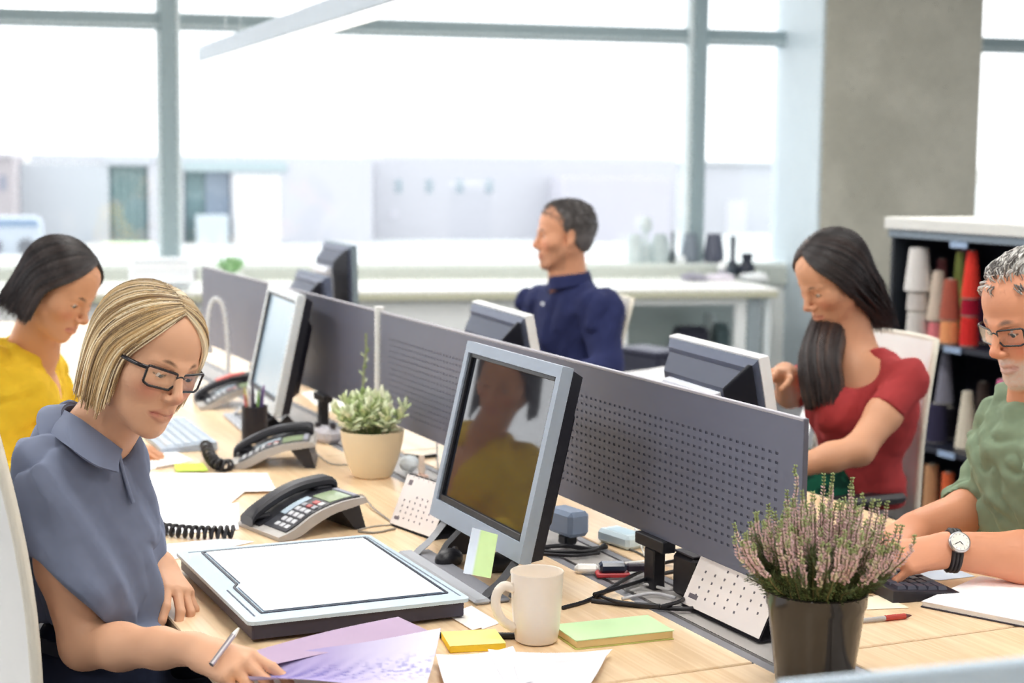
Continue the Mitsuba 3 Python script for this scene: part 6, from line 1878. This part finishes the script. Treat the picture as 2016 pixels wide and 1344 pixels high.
def short_hair(person, hd, cols, n, seed, length=.022, hairline=(.060, .072), quiff=.012, r=.0022, side=-.02, nape=-.06):
    "a close cropped cap plus short tufts combed back from the forehead"
    f = Field(); f.ell((0, -.019, .041), (.0775, .0985, .0855), .01); f.ell((0, -.052, -.010), (.064, .052, .062), .03)
    f.half((0, hairline[0], hairline[1]), unit((0, .95, -.32)), .008); f.half((0, .012, .02), unit((0, .9, -.75)), .012); f.half((0, 0, nape), (0, 0, -1), .01)
    f.warp(lambda p: .004 * (meshkit.noise(p * 160, seed) - .5))
    m = f.mesh((-.1, -.14, -.1), (.1, .12, .15), .004); V = m.vertices
    nn_ = meshkit.fbm(V * 130, 2, seed)[:, None]
    c = cols[0] * (1 - nn_) + cols[1] * nn_
    sidew = np.clip((.045 - V[:, 2:]) / .05, 0, 1) * .6; c = c * (1 - sidew) + cols[-1] * sidew
    m.vertices = hd.c + (V * hd.s) @ hd.A.T
    k = part(person, 'hair', m, c, 'hair', True)
    g = np.random.default_rng(seed); P = np.zeros((n, 7, 3)); E = np.array((.078, .099, .086)); c0 = np.array((0, -.019, .041)); i = 0
    while i < n:
        u = unit(g.normal(0, 1, 3)); p = c0 + E * u
        if p[2] < nape + .02 or (p - np.array((0, hairline[0], hairline[1]))) @ unit((0, .95, -.32)) > -.002 or (p - np.array((0, .012, .02))) @ unit((0, .9, -.75)) > -.002: continue
        d = unit(np.array([.25 * g.normal(), -.8 + .5 * (p[1] > .03), .25 if p[2] > .09 else -.5]) + u * .25); d = unit(d - u * (d @ u) * .7)
        L = length * g.uniform(.6, 1.2) * (1.25 if p[2] > .08 else .7)
        lift = quiff * max(0, (p[1] - .0) / .08) * (p[2] > .06) + .002
        for j in range(7):
            t = j / 6; P[i, j] = p + d * L * t + u * (lift * math.sin(t * 2.6) + .001)
        i += 1
    strands(k, 'tufts', hd.c + (P * hd.s) @ hd.A.T, r, cols, seed + 1)
    return k


short_hair(pn_, hn_, [lin(62, 58, 58), lin(84, 80, 80), lin(50, 46, 46), lin(112, 108, 108)], 1300, 51, length=.012, quiff=.010, r=.0015, hairline=(.066, .078))
NB = lin(40, 46, 84)
B = Field()
snL, snR = at(1182, 612, Y=5.72), at(1062, 600, Y=6.05)
enL, wnL = at(1196, 716, Y=5.62), at(1130, 760, Y=5.45)
B.ell(at(1130, 640, Y=5.88), (.125, .185, .16), .06); B.ell(at(1135, 720, Y=5.88), (.125, .17, .18), .06)
for sh in (snL, snR): B.cone(nn - z_ * .05, sh, .062, .072, .05)
B.chain([snL, enL], [.070, .058], .03); B.chain([enL, wnL], [.056, .042], .02)
enR = at(1050, 715, Y=6.0); B.chain([snR, enR, at(1010, 770, Y=5.8)], [.068, .055, .042], .03)
B.cone(nn - z_ * .04, nn - z_ * .01, .066, .060, .012)
B.warp(lambda p: fold(p, None, 11, .011, 61, .12, (-.6, -.2, -1)) + fold(p, None, 16, .003, 62, .15, (1, .4, .2)))
B.cone(hn_.w(0, -.015, -.05), nn + z_ * .03, .048, .050, .008, '-')
lo = np.min([at(1050, 790, Y=5.6), snL - .12, snR - .12, wnL - .08, at(1010, 790, Y=5.8)], 0) - .05; hi = np.max([snL + .14, snR + .14, nn + .14, enR + .1], 0) + .06
B.half((0, 0, .66), (0, 0, -1), .01)
m = B.mesh(lo, hi, .0065); n = meshkit.fbm(m.vertices * 40, 2, 7)[:, None]
sh_ = part(pn_, 'shirt', m, NB * (.85 + .3 * n), 'cloth', True)
neckband(sh_, 'collar', nn - z_ * .012, hn_.w(0, -.022, -.05) - nn, -r_, .0645, .050, NB, flare=.016, gap=.16, leaf=.040)
part(sh_, 'button', placed(cyl(.007, .004, (0, 0, 0), 14), frame_of(unit(-r_ - .4 * g_), z_) @ rot([1, 0, 0], 90) * 1.0 if 0 else M4(at(1068, 598, Y=5.72), 0, 70)), lin(150, 156, 170), 'gloss')
F = Field(); hand(F, wnL, unit((-1, -.3, -.12)), z_, 1, 1.05, ((.3, .4, .3),) * 4)
q = at(1010, 770, Y=5.8); hand(F, q, unit((-1, -.2, -.1)), z_, -1, 1.05, ((.3, .4, .3),) * 4)
m = F.mesh(np.minimum(wnL, q) - .26, np.maximum(wnL, q) + .1, .006)
part(pn_, 'hands', m, lin(206, 148, 116), 'skin', True)
K = Field(); K.ell((2.50, 5.22, .56), (.15, .19, .13), .04); K.ell((2.48, 5.22, .68), (.125, .17, .10), .05)
for y in (5.10, 5.32): K.cone((2.42, y, .55), (2.0, y, .575), .09, .072, .04); K.cone((2.0, y, .55), (2.06, y, .08), .066, .046, .03); K.cone((2.06, y, .06), (1.9, y, .04), .046, .034, .02)
K.half((0, 0, .004), (0, 0, -1), .003)
part(pn_, 'trousers', K.mesh((1.8, 4.9, -.01), (2.7, 5.55, .84), .01), lin(48, 50, 62), 'cloth', True)

# ------------------------------------------------------------------ the man in green
pg = thing('person', 'grey haired man with glasses and a green shirt typing at the right edge', 'person')
fw = unit(-r_ * .86 - g_ * .40 - z_ * .34)
Ag = head_axes(fw, -2); sg = .99
eyg = at(1968, 656, Y=2.98)
hg = Head(Ag, eyg - Ag @ np.array([0, .080, 0]) * sg, sg, male=True, lid=(-.36, -.02), gaze=(0, -.35))
F = Field(); hg.prims(F)
ng = at(2068, 790, Y=3.06)
F.cone(hg.w(0, -.022, -.05), ng, .056, .062, .03); F.cone(hg.w(0, .0, -.07), at(2035, 790, Y=3.04), .046, .05, .02)
sgL, sgR = at(2150, 860, Y=2.88), at(1990, 880, Y=3.32)
egL, wgL = at(2120, 1106, Y=2.86), at(1862, 1082, Y=2.86)
egR, wgR = at(1968, 985, Y=3.24), at(1800, 1040, Y=3.06)
F.ell(ng - z_ * .13, (.065, .10, .09), .04)
F.chain([sgL, egL], [.052, .046], .02); F.chain([egL, egL * .6 + wgL * .4, wgL], [.046, .045, .0325], .02)
F.chain([sgR, egR], [.05, .046], .02); F.chain([egR, egR * .6 + wgR * .4, wgR], [.046, .042, .0325], .02)
dgL = unit(at(1786, 1094, Y=2.83) - wgL); dgR = unit(np.array([-.9, -.42, -.10]))
tgL, _ = hand(F, wgL + dgL * .010, dgL, unit(z_ * .8 - g_ * .5), 1, 1.06, ((.35, .45, .3), (.4, .45, .3), (.5, .6, .3), (.8, .7, .4)), thumb=(.2, .3, .5, .4), spread=.04)
tgR, _ = hand(F, wgR + dgR * .010, dgR, unit(z_ * .9 - g_ * .2), -1, 1.06, ((.35, .45, .3),) * 4, spread=.10)
lo = np.min([hg.c - .18, wgL - .26, wgR - .26, ng - .3, egL - .08], 0); hi = np.max([hg.c + .18, sgL + .1, sgR + .1, ng + .2, egL + .08], 0)
m = F.mesh(lo, hi, .0034)
C = skin_col(m.vertices, lin(212, 148, 116), .06, 9); C = hg.paint(m.vertices, C, lin(186, 110, 100), lin(96, 84, 78), blush=lin(214, 116, 96), stubble=(lin(206, 198, 190), .75))
part(pg, 'body', m, C, 'skin', True); hg.eyes(pg, lin(70, 84, 90))
nails(pg, tgL, 1.05, lin(226, 168, 146), (0, 1, 2, 3))
short_hair(pg, hg, [lin(150, 148, 146), lin(196, 194, 190), lin(104, 100, 98), lin(222, 220, 216)], 1800, 71, length=.016, quiff=.013, r=.0014, hairline=(.064, .074))
glasses('dark rimmed eyeglasses on the man in green', hg, lin(34, 36, 42), y0=.091, z0=-.004, lens_h=.0165, thick=.0018)
GR = lin(128, 146, 122)
B = Field()
B.ell(at(2075, 900, Y=3.06), (.135, .185, .16), .05); B.ell(at(2110, 1030, Y=3.06), (.13, .175, .17), .06)
for sh in (sgL, sgR): B.cone(ng - z_ * .05, sh, .062, .07, .05)
B.chain([sgL, egL * .6 + sgL * .4], [.072, .064], .03)
B.chain([sgR, sgR * .45 + egR * .55, egR, egR * .68 + wgR * .32], [.070, .066, .062, .054], .03)
B.cone(ng - z_ * .04, ng - z_ * .01, .070, .064, .012)
axg = egR - sgR
B.warp(lambda p: fold(p, None, 18, .009, 81, .12, np.cross(axg, g_)) + fold(p, None, 9, .007, 82, .15, axg))
B.cone(hg.w(0, -.015, -.05), ng + z_ * .03, .050, .054, .008, '-')
dcut = unit(wgR - egR)
B.cone(egR * .66 + wgR * .34, wgR, .046, .04, .004, '-')
lo = np.min([at(1900, 1060, Y=3.2), at(2090, 1200, Y=3.0), sgL - .12, egL - .02, sgR - .12], 0) - .08; hi = np.max([sgL + .14, sgR + .14, ng + .16, at(2200, 1000, Y=3.1)], 0) + .08
B.half((0, 0, .70), (0, 0, -1), .01)
m = B.mesh(lo, hi, .0045); n = meshkit.fbm(m.vertices * 60, 2, 7)[:, None]
shg = part(pg, 'shirt', m, GR * (.9 + .2 * n), 'cloth', True)
neckband(shg, 'collar', ng - z_ * .012, hg.w(0, -.022, -.05) - ng, -r_ - .4 * g_, .070, .050, GR, flare=.022, gap=.42, leaf=.045)
aa = unit(wgR - egR)
cu = egR * .66 + wgR * .34
part(shg, 'rolled_cuff', tube([cu + unit(np.cross(aa, z_)) * .053 * math.cos(t) + unit(np.cross(np.cross(aa, z_), aa)) * .053 * math.sin(t) for t in np.linspace(0, 2 * np.pi, 24, endpoint=False)], .011, 8, closed=True), GR * .95, 'cloth', True)
K = Field(); K.ell((2.55, 2.32, .56), (.15, .19, .13), .04); K.ell((2.48, 2.34, .68), (.13, .17, .11), .05)
for y in (2.20, 2.44): K.cone((2.48, y, .55), (2.05, y, .575), .09, .072, .04); K.cone((2.05, y, .55), (2.1, y, .08), .066, .046, .03); K.cone((2.1, y, .06), (1.95, y, .04), .046, .034, .02)
K.half((0, 0, .004), (0, 0, -1), .003)
part(pg, 'trousers', K.mesh((1.85, 2.0, -.01), (2.75, 2.65, .84), .01), lin(46, 48, 62), 'cloth', True)
# wrist watch
wt = thing('wristwatch', 'steel wristwatch with a dark strap on the wrist of the man in green', 'watch')
wd = unit(egL - wgL); wc_ = wgL + wd * .012
up = unit(z_ * .55 - g_ * .84); up = unit(up - wd * (up @ wd)); sd = np.cross(wd, up)
R3 = np.eye(4); R3[:3, 0], R3[:3, 1], R3[:3, 2], R3[:3, 3] = sd, wd, up, wc_
rr = .0365
part(wt, 'strap', placed(cat_([tube([(rr * math.cos(t) * 1.0, dy, rr * .96 * math.sin(t)) for t in np.linspace(0, 2 * np.pi, 36, endpoint=False)], .0045, 6, closed=True) for dy in (-.0065, 0, .0065)]), R3), lin(34, 32, 36), 'satin', True)
part(wt, 'case', placed(lathe([(0, 0), (.018, 0), (.0195, .003), (.0195, .008), (.0172, .0105), (.0165, .0095), (0, .0095)], 32), R3 @ M4((0, 0, .037))), lin(196, 198, 202), 'metal', 40)
part(wt, 'dial', placed(cyl(.0162, .0008, (0, 0, .0471), 32), R3), lin(238, 236, 230), 'satin')
for a in range(12):
    t = a * math.pi / 6
    part(wt, 'hour_mark', placed(mv(rbox(.0008, .0024, .0004, .0001), (.0138 * math.sin(t), .0138 * math.cos(t), .0477), -math.degrees(t)), R3), lin(70, 66, 64))
for L, t in ((.0075, .9), (.0115, 2.6)):
    part(wt, 'hand', placed(mv(rbox(.0011, L, .0004, .0001, (0, L / 2, 0)), (0, 0, .0482), -math.degrees(t)), R3), lin(50, 48, 52))
